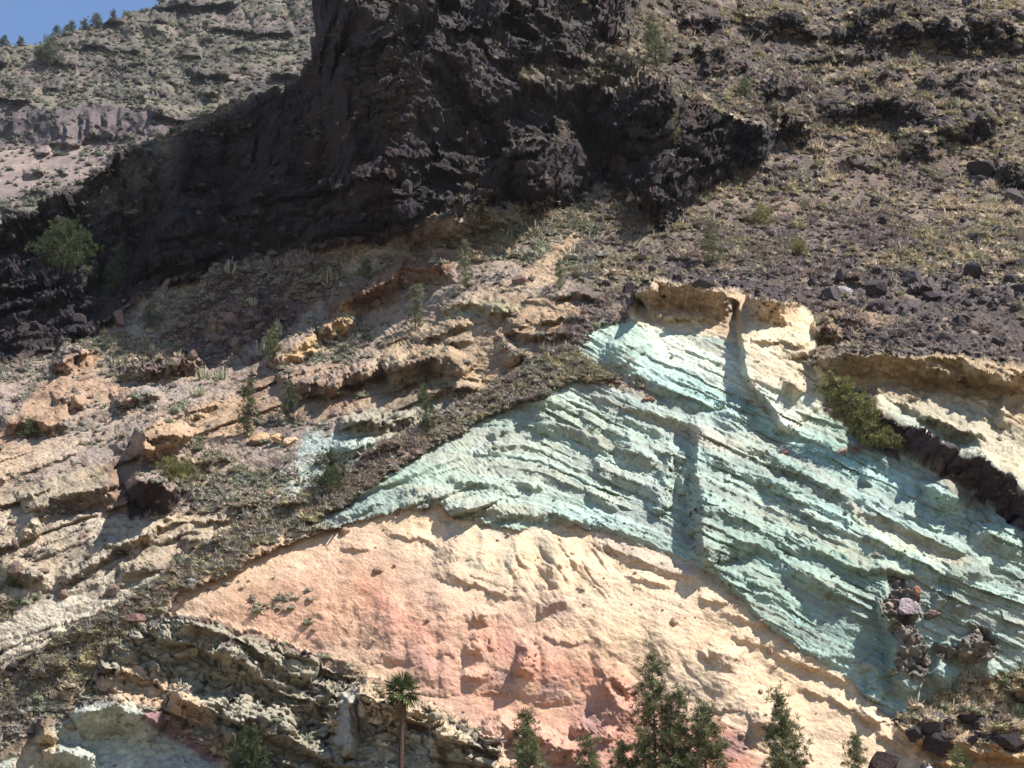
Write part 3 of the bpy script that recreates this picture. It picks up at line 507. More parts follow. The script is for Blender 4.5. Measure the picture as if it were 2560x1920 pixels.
# ------------------------------------------------------------------ materials
def rock_material(name, scale=1.0, bump_=.5, contrast=.35, rough_=.95):
    m = bpy.data.materials.new(name); m.use_nodes = True; t = m.node_tree; N = t.nodes; Lk = t.links
    b = N['Principled BSDF']; b.inputs['Roughness'].default_value = rough_; b.inputs['Specular IOR Level'].default_value = .12
    at = N.new('ShaderNodeAttribute'); at.attribute_name = 'rock_colour'
    tc = N.new('ShaderNodeTexCoord')
    n1 = N.new('ShaderNodeTexNoise'); n1.inputs['Scale'].default_value = 2.6*scale; n1.inputs['Detail'].default_value = 8; n1.inputs['Roughness'].default_value = .68
    n2 = N.new('ShaderNodeTexNoise'); n2.inputs['Scale'].default_value = .55*scale; n2.inputs['Detail'].default_value = 6
    vo = N.new('ShaderNodeTexVoronoi'); vo.inputs['Scale'].default_value = 3.2*scale
    for n in (n1, n2, vo): Lk.new(tc.outputs['Object'], n.inputs['Vector'])
    mr = N.new('ShaderNodeMapRange'); mr.inputs[1].default_value = .3; mr.inputs[2].default_value = .7; mr.inputs[3].default_value = 1-contrast; mr.inputs[4].default_value = 1+contrast
    Lk.new(n1.outputs[0], mr.inputs[0])
    mr2 = N.new('ShaderNodeMapRange'); mr2.inputs[1].default_value = .3; mr2.inputs[2].default_value = .7; mr2.inputs[3].default_value = .88; mr2.inputs[4].default_value = 1.12
    Lk.new(n2.outputs[0], mr2.inputs[0])
    mu = N.new('ShaderNodeMath'); mu.operation = 'MULTIPLY'; Lk.new(mr.outputs[0], mu.inputs[0]); Lk.new(mr2.outputs[0], mu.inputs[1])
    vm = N.new('ShaderNodeVectorMath'); vm.operation = 'SCALE'; Lk.new(at.outputs['Color'], vm.inputs[0]); Lk.new(mu.outputs[0], vm.inputs['Scale'])
    Lk.new(vm.outputs[0], b.inputs['Base Color'])
    ad = N.new('ShaderNodeMath'); ad.operation = 'MULTIPLY_ADD'; ad.inputs[1].default_value = .35; Lk.new(vo.outputs['Distance'], ad.inputs[0]); Lk.new(n1.outputs[0], ad.inputs[2])
    bp = N.new('ShaderNodeBump'); bp.inputs['Strength'].default_value = bump_; bp.inputs['Distance'].default_value = .35; Lk.new(ad.outputs[0], bp.inputs['Height']); Lk.new(bp.outputs[0], b.inputs['Normal'])
    return m
MATS = [rock_material('scrub_soil', 1.0, .7, .42), rock_material('dark_basalt', .8, .9, .4), rock_material('green_tuff', 1.0, .45, .2), rock_material('ochre_tuff', 1.4, .4, .2), rock_material('cream_tuff', 1.1, .5, .22), rock_material('outcrop_rock', 1.0, .7, .3), rock_material('grey_rock', .9, .9, .32), rock_material('dike_basalt', .9, .9, .4), rock_material('bank_tuff', 1.2, .4, .2)]

def sheet(name, verts, faces, cols, nrm, mat, kind='structure', **props):
    me = bpy.data.meshes.new(name); nf = len(faces)
    me.vertices.add(len(verts)); me.vertices.foreach_set('co', np.ascontiguousarray(verts, np.float32).ravel())
    me.loops.add(nf*4); me.loops.foreach_set('vertex_index', np.ascontiguousarray(faces, np.int32).ravel())
    me.polygons.add(nf); me.polygons.foreach_set('loop_start', np.arange(nf, dtype=np.int32)*4)
    me.polygons.foreach_set('use_smooth', np.ones(nf, bool)); me.update(calc_edges=True)
    ca = me.color_attributes.new('rock_colour', 'FLOAT_COLOR', 'POINT')
    ca.data.foreach_set('color', np.concatenate([cols, np.ones((len(cols), 1))], 1).astype(np.float32).ravel())
    if nrm is not None: me.normals_split_custom_set_from_vertices(np.ascontiguousarray(nrm, np.float32).tolist())
    me.materials.append(mat)
    o = bpy.data.objects.new(name, me); COL.objects.link(o)
    if kind: o['kind'] = kind
    for k, v in props.items(): o[k] = v
    return o
idx = np.arange(H*Wd).reshape(H, Wd)
quad = np.stack([idx[:-1, :-1], idx[1:, :-1], idx[1:, 1:], idx[:-1, 1:]], -1)
qcut = cut[:-1, :-1] | cut[1:, :-1] | cut[1:, 1:] | cut[:-1, 1:]
qown = own[:-1, :-1]
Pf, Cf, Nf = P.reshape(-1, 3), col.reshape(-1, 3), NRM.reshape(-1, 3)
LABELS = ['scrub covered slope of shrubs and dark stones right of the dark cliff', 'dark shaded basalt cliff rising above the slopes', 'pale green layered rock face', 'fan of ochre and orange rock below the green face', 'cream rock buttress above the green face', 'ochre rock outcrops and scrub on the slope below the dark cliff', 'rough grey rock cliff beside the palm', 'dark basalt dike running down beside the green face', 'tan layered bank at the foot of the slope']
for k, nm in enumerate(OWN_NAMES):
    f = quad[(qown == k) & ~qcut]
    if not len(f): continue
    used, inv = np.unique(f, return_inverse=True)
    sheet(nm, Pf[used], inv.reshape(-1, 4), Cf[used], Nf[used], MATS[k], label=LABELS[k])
# the back of the ridge: the silhouette edge runs on behind the crest
fe = ~qcut; edges = []
hh = fe[:, :-1] != fe[:, 1:]; jj, ii = np.nonzero(hh); edges += [(idx[j, i+1], idx[j+1, i+1]) for j, i in zip(jj, ii)]
hv = fe[:-1] != fe[1:]; jj, ii = np.nonzero(hv); edges += [(idx[j+1, i], idx[j+1, i+1]) for j, i in zip(jj, ii)]
edges += [(idx[0, i], idx[0, i+1]) for i in range(Wd-1) if fe[0, i]]
edges = np.array(edges); used, inv = np.unique(edges, return_inverse=True); inv = inv.reshape(-1, 2)
rows = [Pf[used]]
uu_ = (used % Wd)*ST+us[0]; vv_ = (used//Wd)*ST+vs[0]
hi = smooth(uu_, 690, 800)*smooth(uu_, 1700, 1300)*(vv_ < -150)
for k, (dy, dz, up_) in enumerate(((8, -2, 18), (45, -22, 14), (90, -70, 0))):
    q = Pf[used].copy(); q[:, 1] += dy; q[:, 2] += dz*(1-hi*.8)+hi*up_+hi*5*fbm(q[:, 0]/7, q[:, 0]*0+k, 9, 3); rows.append(q)
n = len(used); bf = np.concatenate([np.stack([inv[:, 0]+k*n, inv[:, 1]+k*n, inv[:, 1]+(k+1)*n, inv[:, 0]+(k+1)*n], -1) for k in range(3)])
sheet('ridge_back_hill', np.concatenate(rows), bf, np.concatenate([Cf[used]]*4), None, MATS[1], label='far side of the ridge behind its crest')

for nm, cidx, sg, lb in (('east_hillside', Wd-1, 1, 'slope that carries on beyond the right edge'), ('west_hillside', 0, -1, 'slope that carries on beyond the left edge')):
    jj = np.nonzero(~cut[:, cidx])[0][::2]; e0 = P[jj, cidx]; cols_w = [e0]
    for off in (3, 8, 16, 30, 55, 95, 150):
        q = e0.copy(); q[:, 0] += sg*off; q[:, 1] += (.25*off if sg > 0 else .1*off)+2.0*fbm(q[:, 0]/9, q[:, 2]/7, 11, 4)*min(off/8, 1); q[:, 2] += 1.2*fbm(q[:, 0]/5, q[:, 2]/5, 15, 3)*min(off/8, 1); cols_w.append(q)
    Gw = np.stack(cols_w, 1); gi = np.arange(Gw.shape[0]*Gw.shape[1]).reshape(Gw.shape[:2])
    fade = np.array([.9, .6, .3, .1, 0, 0, 0, 0])[None, :, None]; edge_c = col[jj, cidx][:, None]; cw = edge_c*fade+(1-fade)*alb((124, 110, 98))*(1+.35*fbm(Gw[..., 0]/4, Gw[..., 2]/3, 7, 4))[..., None]
    sheet(nm, Gw.reshape(-1, 3), np.stack([gi[:-1, :-1], gi[1:, :-1], gi[1:, 1:], gi[:-1, 1:]], -1).reshape(-1, 4), cw.reshape(-1, 3), None, MATS[0], label=lb)

# ------------------------------------------------------------------ far mountain behind, top left
fu = np.arange(-260, 960, 3.0); fv = np.arange(-120, 680, 3.0)
FU, FV = np.meshgrid(fu, fv)
FD = 520 + 0.42*(560-FV) + 0.00035*np.clip(560-FV, 0, None)**2 + .05*(400-FU)
us_, vs_, U_, V_, WU_, WV_, D_ = us, vs, U, V, WU, WV, D                        # work on the far sheet with the same tools
us, vs, U, V = fu, fv, FU, FV; BOOST = False
WU = U + 6*fbm(U/36, V/36, 2, 3) + 3*fbm(U/11, V/11, 6, 2); WV = V + 6*fbm(U/36, V/36, 10, 3) + 3*fbm(U/11, V/11, 14, 2)
D = FD.copy()
FM = [(14, 30, 16, [(27, 232), (60, 222), (95, 240)]), (14, 30, 14, [(110, 225), (160, 214), (205, 226)]), (20, 40, 34, [(285, 222), (320, 206), (370, 214)]), (16, 30, 30, [(385, 220), (430, 206), (470, 222)]),
      (20, 40, 34, [(308, 90), (350, 64), (400, 72), (425, 92)]), (18, 40, 30, [(460, 80), (510, 54), (556, 66)]), (22, 40, 50, [(625, 52), (670, 24), (715, 32)]), (20, 40, 40, [(730, 40), (780, 20), (840, 30)]),
      (14, 30, 22, [(400, 30), (450, 12), (530, 14), (600, 0)]), (12, 30, 18, [(140, 118), (190, 112), (240, 108)]), (12, 30, 26, [(0, 150), (60, 142), (110, 150)]), (10, 20, 14, [(165, 185), (185, 170), (200, 180)]),
      (10, 20, 14, [(500, 112), (540, 105)]), (10, 20, 10, [(560, 128), (660, 130)]), (10, 20, 14, [(310, 152), (335, 146)]), (10, 20, 14, [(485, 190), (540, 172)]), (10, 20, 14, [(375, 192), (420, 185)]),
      (12, 30, 12, [(280, 252), (340, 248), (400, 252)]), (12, 30, 16, [(490, 245), (560, 240)]), (8, 20, 8, [(90, 382), (130, 380)]), (9, 20, 14, [(60, 440), (105, 432)]), (6, 20, 8, [(150, 440), (180, 438)])]
for h, up, dn, p in FM: band(h, up, dn, p)
band(34, 60, 100, [(-200, 262), (0, 262), (60, 258), (140, 282), (200, 262), (260, 266), (340, 270), (380, 280), (440, 305)], 60)
for x, y0, y1 in ((30, 270, 360), (140, 300, 358), (165, 290, 362), (205, 272, 360), (225, 270, 355), (262, 272, 365), (300, 275, 350), (330, 282, 360), (350, 280, 335), (-60, 270, 350), (-120, 270, 350)):
    band(4+7*((x*7) % 10)/10, 30, 10, [(x, y0+(x*3) % 20), (x+5, (y0+y1)/2), (x-3, y1-(x*5) % 25)], 20, warp=1.3)
fX = world(U, V, D); fx, fq = fX[..., 0], fX[..., 2]*1.1+.3*fX[..., 1]
cliffm, s1 = polymask([(-260, 262), (0, 258), (140, 278), (270, 262), (440, 300), (420, 330), (290, 375), (180, 358), (0, 370), (-260, 375)], 10, (slice(0, U.shape[0]), slice(0, U.shape[1])))
screem, s1 = polymask([(-260, 380), (0, 366), (180, 360), (300, 380), (260, 430), (200, 470), (-260, 560)], 14, (slice(0, U.shape[0]), slice(0, U.shape[1])))
gF, aF = saw(V-.06*U+16*fbm(U/90, V/60, 76, 3), 46, 14, .8); bF = vn(U/60+9*aF, V/46, 19)
mF = smooth(bF+.5*(vn(U/60, V/40, 24)-.5), .5, .65)*(1-screem)*(1-cliffm)
D = D-mF*gF*(9+9*aF)
fX = world(U, V, D); fx, fq = fX[..., 0], fX[..., 2]*1.1+.3*fX[..., 1]
fr = 1-.65*screem
fdisp = .6*fr*(7*(ridged(fx/26, fq/20, 3, 5)-.55)+5.0*np.maximum(fbm(fx/14, fq/8, 51, 4, .6)-.12, 0)+1.6*(ridged(fx/6, fq/5, 9, 3)-.5))
fP = fX+fdisp[..., None]*DIR
fc = np.zeros(U.shape+(3,)); fc[:] = alb((118, 110, 92))
pk = smooth(vn(fx/30, fq/20, 31)+.4*fbm(fx/9, fq/7, 35, 3), .4, .8)[..., None]
fc = fc*(1-pk)+alb((128, 112, 102))*pk
fc = fc*(1-screem[..., None]*.9)+alb((156, 134, 124))*screem[..., None]*.9
fc = fc*(1-cliffm[..., None]*.8)+alb((104, 90, 92))*cliffm[..., None]*.8
dkm = smooth(np.maximum(fbm(fx/14, fq/8, 51, 4, .6), 0), .1, .3)[..., None]*fr[..., None]
fc = fc*(1-.7*dkm)+alb((72, 64, 68))*.7*dkm
fc *= (1+.2*fbm(fx/5, fq/4, 45, 4))[..., None]; fac = (mF*smooth(gF, .6, .95))[..., None]*.7; fc = fc*(1-fac)+alb((88, 76, 78))*fac; fc = np.clip(fc, .01, .7)
SKYL = [(-400, 150), (-100, 130), (0, 119), (93, 117), (148, 94), (218, 71), (295, 48), (369, 24), (412, 0), (470, -60), (520, -300), (-400, -300)]
fcut, s1 = polymask(SKYL, 1.0, (slice(0, U.shape[0]), slice(0, U.shape[1])), .8); fcut = fcut > .5
fn = np.cross(np.gradient(fP, axis=1), np.gradient(fP, axis=0)); fn /= np.linalg.norm(fn, axis=-1, keepdims=True)+1e-12; fn *= np.sign(np.sum(fn*(CAM-fP), -1, keepdims=True)+1e-9)
fi = np.arange(U.size).reshape(U.shape); fq4 = np.stack([fi[:-1, :-1], fi[1:, :-1], fi[1:, 1:], fi[:-1, 1:]], -1)
fk = ~(fcut[:-1, :-1] | fcut[1:, :-1] | fcut[1:, 1:] | fcut[:-1, 1:])
ff = fq4[fk]; used, inv = np.unique(ff, return_inverse=True)
sheet('far_mountain', fP.reshape(-1, 3)[used], inv.reshape(-1, 4), fc.reshape(-1, 3)[used], fn.reshape(-1, 3)[used], rock_material('far_rock', .35, .6, .35), label='scrub covered far mountain with cliff bands under the sky')
FARP, FARU, FARV, FARCUT, FARSCREE, FARCL = fP, U, V, fcut, screem, cliffm
us, vs, U, V, WU, WV, D = us_, vs_, U_, V_, WU_, WV_, D_

# ------------------------------------------------------------------ ground between the viewer and the foot of the slope
gx = np.linspace(-1, 1, 90); base_row = P[-1, ::11]
rows = [base_row]
for y, z, sp in ((128, 13, 1.1), (116, 8, 1.3), (104, 4, 1.6), (90, 1.2, 2.2), (70, 0, 4), (30, 0, 12), (-40, 0, 40), (-300, 0, 80)):
    r = base_row.copy(); r[:, 0] *= sp; r[:, 1] = y; r[:, 2] = z+(.5*fbm(r[:, 0]/9, r[:, 0]*0+y/7, 12, 3) if 0 < z else 0); rows.append(r)
G = np.stack(rows); gi = np.arange(G.shape[0]*G.shape[1]).reshape(G.shape[:2])
sheet('ground', G.reshape(-1, 3), np.stack([gi[:-1, :-1], gi[1:, :-1], gi[1:, 1:], gi[:-1, 1:]], -1).reshape(-1, 4), np.tile(alb((170, 146, 116)), (G.shape[0]*G.shape[1], 1)), None, MATS[0], label='dry valley floor in front of the slope')

# ------------------------------------------------------------------ plants and stones
def leaf_material(name, attr='leaf_colour', trans=.25):
    m = bpy.data.materials.new(name); m.use_nodes = True; t = m.node_tree; N = t.nodes; Lk = t.links
    b = N['Principled BSDF']; b.inputs['Roughness'].default_value = .75; b.inputs['Specular IOR Level'].default_value = .2
    at = N.new('ShaderNodeAttribute'); at.attribute_name = attr
    tc = N.new('ShaderNodeTexCoord'); no = N.new('ShaderNodeTexNoise'); no.inputs['Scale'].default_value = 2.5; Lk.new(tc.outputs['Object'], no.inputs['Vector'])
    mr = N.new('ShaderNodeMapRange'); mr.inputs[1].default_value = .3; mr.inputs[2].default_value = .7; mr.inputs[3].default_value = .7; mr.inputs[4].default_value = 1.3; Lk.new(no.outputs[0], mr.inputs[0])
    vm = N.new('ShaderNodeVectorMath'); vm.operation = 'SCALE'; Lk.new(at.outputs['Color'], vm.inputs[0]); Lk.new(mr.outputs[0], vm.inputs['Scale']); Lk.new(vm.outputs[0], b.inputs['Base Color'])
    tr = N.new('ShaderNodeBsdfTranslucent'); Lk.new(vm.outputs[0], tr.inputs[0]); mx = N.new('ShaderNodeMixShader'); mx.inputs[0].default_value = trans
    Lk.new(b.outputs[0], mx.inputs[1]); Lk.new(tr.outputs[0], mx.inputs[2]); Lk.new(mx.outputs[0], N['Material Output'].inputs[0])
    return m
LEAF = leaf_material('shrub_leaf'); NEEDLE = leaf_material('pine_needle', trans=.2); FROND = leaf_material('palm_leaf', trans=.2)
STONE = rock_material('stone', 1.6, .6, .3)
BARK = rock_material('bark', 3, .8, .3)

def tri_mesh(name, verts, tris, cols=None, mat=None, attr='leaf_colour', smooth_=False):
    me = bpy.data.meshes.new(name); nf = len(tris); tris = np.asarray(tris, np.int32)
    me.vertices.add(len(verts)); me.vertices.foreach_set('co', np.ascontiguousarray(verts, np.float32).ravel())
    me.loops.add(nf*3); me.loops.foreach_set('vertex_index', tris.ravel())
    me.polygons.add(nf); me.polygons.foreach_set('loop_start', np.arange(nf, dtype=np.int32)*3)
    me.polygons.foreach_set('use_smooth', np.full(nf, smooth_)); me.update(calc_edges=True)
    if cols is not None:
        cols = np.broadcast_to(np.asarray(cols, float), (len(verts), 3))
        ca = me.color_attributes.new(attr, 'FLOAT_COLOR', 'POINT'); ca.data.foreach_set('color', np.concatenate([cols, np.ones((len(verts), 1))], 1).astype(np.float32).ravel())
    if mat: me.materials.append(mat)
    return me
def put(name, data, parent=None, **props):
    o = bpy.data.objects.new(name, data); COL.objects.link(o)
    if parent: o.parent = parent
    for k, v in props.items(): o[k] = v
    return o

def leaves_template(n, seed, flat=.75, size=.24, inner=.55, up=.35):
    """n leaf quads (2 triangles each) spread through a dome of unit radius"""
    r = np.random.default_rng(seed)
    d = r.normal(size=(n, 3)); d[:, 2] = np.abs(d[:, 2])*.9+.05; d /= np.linalg.norm(d, axis=1, keepdims=True)
    lump = 1+.22*np.sin(3*np.arctan2(d[:, 1], d[:, 0])+seed)+.15*np.sin(5*np.arctan2(d[:, 1], d[:, 0])+2*seed)
    c = d*(r.uniform(inner, 1, n)*lump)[:, None]*np.array([1, 1, flat])
    nrm = d*.9+r.normal(size=(n, 3))*.5+np.array([0, 0, up*.3]); nrm /= np.linalg.norm(nrm, axis=1, keepdims=True)
    a = np.cross(nrm, r.normal(size=(n, 3))); a /= np.linalg.norm(a, axis=1, keepdims=True); b = np.cross(nrm, a)
    s = size*r.uniform(.6, 1.25, n)[:, None]; e = r.uniform(.45, .9, n)[:, None]
    v = np.stack([c-a*s, c+b*s*e, c+a*s, c-b*s*e], 1).reshape(-1, 3)
    k = np.arange(n)*4; t = np.concatenate([np.stack([k, k+1, k+2], 1), np.stack([k, k+2, k+3], 1)])
    shade = np.repeat(r.uniform(.75, 1.2, n), 4)
    return v, t, shade
def dome_template(n, seed, flat, size):
    r = np.random.default_rng(seed+500); v = [(0, 0, flat*r.uniform(.85, 1.05))]; t = []; ns = 7
    for ring, (rr_, z) in enumerate(((.55, .80), (.92, .42), (.80, -.05))):
        for k in range(ns):
            a = 6.2832*(k+.5*ring)/ns+r.normal()*.12; q = rr_*r.uniform(.8, 1.2); v.append((q*math.cos(a), q*math.sin(a), flat*(z+r.normal()*.07)))
    for k in range(ns): t.append((0, 1+k, 1+(k+1) % ns))
    for g in range(2):
        for k in range(ns):
            a, b, c, d = 1+g*ns+k, 1+g*ns+(k+1) % ns, 1+(g+1)*ns+k, 1+(g+1)*ns+(k+1) % ns; t += [(a, c, b), (b, c, d)]
    v = np.array(v)*np.array([.66, .66, .62]); m = n
    d = r.normal(size=(m, 3)); d[:, 2] = np.abs(d[:, 2])*1.1+.15; d /= np.linalg.norm(d, axis=1, keepdims=True)
    lump = (1+.25*np.sin(3*np.arctan2(d[:, 1], d[:, 0])+seed)+.18*np.sin(7*np.arctan2(d[:, 1], d[:, 0])+2*seed))[:, None]
    b0 = d*.38*np.array([1, 1, flat]); tip = d*lump*r.uniform(.75, 1.15, (m, 1))*np.array([1, 1, flat])+r.normal(size=(m, 3))*.07
    sv = np.cross(d, r.normal(size=(m, 3))); sv /= np.linalg.norm(sv, axis=1, keepdims=True); sv *= size*r.uniform(.6, 1.2, (m, 1))
    lv = np.stack([b0, b0*.35+tip*.65-sv, tip, b0*.35+tip*.65+sv], 1).reshape(-1, 3); k = np.arange(m)*4
    lt = np.concatenate([np.stack([k, k+1, k+2], 1), np.stack([k, k+2, k+3], 1)]); sh = np.repeat(r.uniform(.75, 1.25, m), 4)
    return np.concatenate([v, lv]), np.concatenate([np.array(t), lt+len(v)]), np.concatenate([r.uniform(.7, 1.05, len(v)), sh])
SHR = [dome_template(70, s, .85+.12*(s % 3), .075) for s in range(6)]
SHR_S = [dome_template(22, 20+s, .82+.12*(s % 3), .11) for s in range(6)]
def stone_template(seed, sub=1):
    bm = bmesh.new(); bmesh.ops.create_icosphere(bm, subdivisions=sub, radius=1); r = np.random.default_rng(seed)
    pl = r.normal(size=(9, 3)); pl /= np.linalg.norm(pl, axis=1, keepdims=True); lim = r.uniform(.55, .85, 9)
    v = np.array([x.co for x in bm.verts])
    for n_, l_ in zip(pl, lim):
        e = v@n_-l_; v -= np.where(e > 0, e, 0)[:, None]*n_
    v *= 1+r.uniform(-.08, .08, (len(v), 1)); v *= r.uniform(.75, 1.25, 3)
    t = np.array([[q.index for q in f.verts] for f in bm.faces]); bm.free()
    return v, t
STN = [stone_template(s, 2) for s in range(8)]; STN_S = [stone_template(30+s, 1) for s in range(8)]

PAL = {'olive': (170, 158, 128), 'green': (152, 156, 122), 'grey': (174, 168, 150), 'purple': (158, 140, 132), 'straw': (218, 194, 158), 'yellow': (184, 168, 122), 'brown': (164, 140, 124), 'shadowed': (116, 112, 90)}  # last entry: green darkened for shrubs in the dark cliff's shade
def scatter(weight, n, rng):
    w = weight.ravel().astype(float); cs = np.cumsum(w); k = np.searchsorted(cs, rng.random(n)*cs[-1]); return np.unique(np.clip(k, 0, len(w)-1))
rs = np.random.default_rng(3)
inview = (U > -60) & (U < 2620) & (V > -60) & (V < 1990)
patch = .05+1.6*smooth(.5*vn(px/14, pq/9, 40)+.5*vn((px+.5*pq)/5, pq/9, 46)+.45*fbm(px/2.5, pq/2, 43, 2), .38, .75)**1.5
shrub = np.where((own == 3) & (shrub < .25), 0, shrub)
wS = shrub*patch*inview*~cut*np.where(own == 1, .8, 1.0)*(D/200)
mB, _ = polymask(BELT, 14, (slice(0, H), slice(0, Wd))); mP, _ = polymask([(2270, 1805), (2330, 1750), (2400, 1720), (2480, 1695), (2640, 1650), (2640, 1850), (2520, 1850), (2400, 1848), (2300, 1830)], 8, (slice(0, H), slice(0, Wd)))
ks = scatter(wS*(1-mB)*(1-mP), 11500, rs); kb = scatter(mB*inview*~cut*(.5+.8*vn(px/3, pq/3, 40))*np.where(own == 0, 1, .15), 3300, rs); kp = scatter(mP*inview, 230, rs); ku = scatter(((own == 0) & (U > 1150) & (V < 720))*inview*~cut*np.clip(shrub, 0, 1.2)*(.35+.9*vn(px/7, pq/6, 59)), 4200, rs)
src = np.concatenate([np.zeros(len(ks)), np.ones(len(kb)), np.full(len(kp), 2), np.full(len(ku), 3)]); ks = np.concatenate([ks, kb, kp, ku])
tint_k = vn(px.ravel()[ks]/10, pq.ravel()[ks]/8, 47)+rs.normal(size=len(ks))*.22
uk, vk, ok = U.ravel()[ks], V.ravel()[ks], own.ravel()[ks]
size = .17+.15*rs.gamma(1.5, 1.0, len(ks)); size = np.clip(size, .15, 1.05); size = size*np.where((ok == 0) & (vk < 700) & (uk > 1150), 1.35, 1.0); size = np.where(src == 1, np.clip(size*1.15, .24, .62), np.where(src == 2, np.clip(size*1.5, .35, .9), size))*np.where(ok == 0, 1, .9)
belt, _ = polymask(BELT, 20, (slice(0, H), slice(0, Wd))); beltk = belt.ravel()[ks] > .5
def shrub_colour(i):
    t = tint_k[i]
    if ok[i] == 1: return 'shadowed' if t < .6 else 'olive'
    if beltk[i]: seq = ('purple', 'brown', 'brown', 'olive', 'grey', 'olive', 'yellow')
    elif ok[i] == 0 and uk[i] > 1500 and vk[i] < 1500: seq = ('purple', 'purple', 'brown', 'olive', 'olive', 'yellow', 'straw')
    elif vk[i] > 1650 and uk[i] > 2200: seq = ('brown', 'straw', 'straw', 'olive', 'yellow', 'straw', 'green')
    else: seq = ('purple', 'grey', 'grey', 'green', 'olive', 'olive', 'straw')
    return seq[int(np.clip(t*7, 0, 6))]
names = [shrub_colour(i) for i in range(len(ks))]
pos = Pf[ks]; dep = D.ravel()[ks]
pix = size/dep*rs.uniform(.9, 1.1, len(ks)); vis = (uk > 5) & (uk < 2555) & (vk > 8) & (vk < 1915)
order = np.argsort(-np.where(vis, pix, 0)); solo = set(order[:290].tolist())
def zone(u, v, o):
    if o == 0 and v > 1650 and u > 2200: return 'in the scrub pocket above the tan layered bank'
    if o == 0 and v > 1660: return 'on the lower end of the scrub crest'
    if o == 0 and u < 1500 and v > 720: return 'on the scrub belt along the front rib crest'
    if o == 0 and v < 420: return 'on the upper slope among dark crags'
    if o == 0 and u < 1620: return 'on the saddle above the tan bare path'
    if o == 0: return 'on the stony slope above the cream buttress'
    if o == 1 and u < 640: return 'on the shaded ridge left of the dark cliff'
    if o == 1: return 'on a ledge of the dark cliff'
    if o == 5 and v < 930: return 'on the slope under the dark cliff'
    if o == 5: return 'among the ochre outcrops behind the front rib'
    if o == 3: return 'on the ochre fan'
    if o == 2: return 'on the green rock face'
    if o == 6: return 'on the rough grey cliff'
    if o == 7: return 'on the dark dike'
    return 'on the cream ledges beside the buttress'
MARKS = [(1930, 830, 'the cream buttress'), (1750, 1230, 'the shaded green notch'), (2260, 1560, 'the brown debris tongue'), (2150, 1050, 'the leaning pine'), (390, 1250, 'the black cave block'), (1420, 620, 'the bare tan path'), (860, 800, 'the yellow rock knob'), (618, 1020, 'the slim outcrop pine'), (1064, 1020, 'the slim crest pine'), (820, 1180, 'the bushy belt pine'), (160, 620, 'the broad bright pine'), (285, 660, 'the dark half shaded pine'), (1782, 610, 'the pale open pine'), (1652, 100, 'the open crowned pine'), (1678, 310, 'the narrow sunlit pine'), (2112, 722, 'the pale grey slab'), (2430, 1200, 'the dark dike'), (2350, 940, 'the shaded cream shelf'), (1300, 800, 'the layered ochre ledges'), (1060, 950, 'the shaded ochre cliff'), (200, 1540, 'the smooth cream slab'), (995, 1740, 'the fan palm'), (1640, 1760, 'the tallest pine'), (1972, 1800, 'the pine with a tip tuft'), (2345, 1845, 'the black overhanging boulder'), (2535, 1790, 'the large agave'), (560, 1640, 'the grey cliff hollow'), (2200, 270, 'the long dark crag'), (2450, 340, 'the square dark crag'), (2380, 70, 'the double top crag'), (1950, 60, 'the sloping top crag'), (1750, 430, 'the deep shadow wedge'), (530, 940, 'the pair of pale spurges'), (660, 860, 'the large candelabra spurge'), (980, 1510, 'the orange fan patch'), (1550, 1730, 'the dark crescent hollow'), (70, 1050, 'the left ochre outcrop'), (280, 1830, 'the green and purple bank'), (1000, 300, 'the dark cliff face'), (330, 480, 'the left ridge crest'), (2460, 560, 'the straw coloured scree'), (1905, 540, 'the small yellow green pine'), (1250, 1350, 'the ochre runnels'), (2050, 1180, 'the thick tan bed'), (1166, 670, 'the tall sparse pine'), (1350, 420, 'the dark cliff rib'), (150, 1730, 'the lower scrub crest'), (420, 1480, 'the scrub belt middle')]
def beside(u, v):
    m = min(MARKS, key=lambda k: (k[0]-u)**2+(1.2*(k[1]-v))**2); dx, dy = u-m[0], v-m[1]; q = math.hypot(dx, dy)
    if q < 28: return 'right at '+m[2]
    h_ = 'left' if dx < 0 else 'right'; w_ = 'above' if dy < 0 else 'below'; far_ = 'close ' if q < 80 else ('' if q < 170 else 'well ')
    if abs(dx) > 2.2*abs(dy): return f'{far_}{h_} of {m[2]}'
    if abs(dy) > 2.2*abs(dx): return f'{far_}{w_} {m[2]}'
    return f'{far_}{w_} and {h_} of {m[2]}'
CNAME = {'olive': 'olive', 'green': 'dull green', 'grey': 'grey green', 'purple': 'purplish leafless', 'straw': 'straw', 'yellow': 'yellowish', 'brown': 'brown', 'shadowed': 'dusky green'}
mcache = {}
vv, tt, cc = [], [], []; off = 0
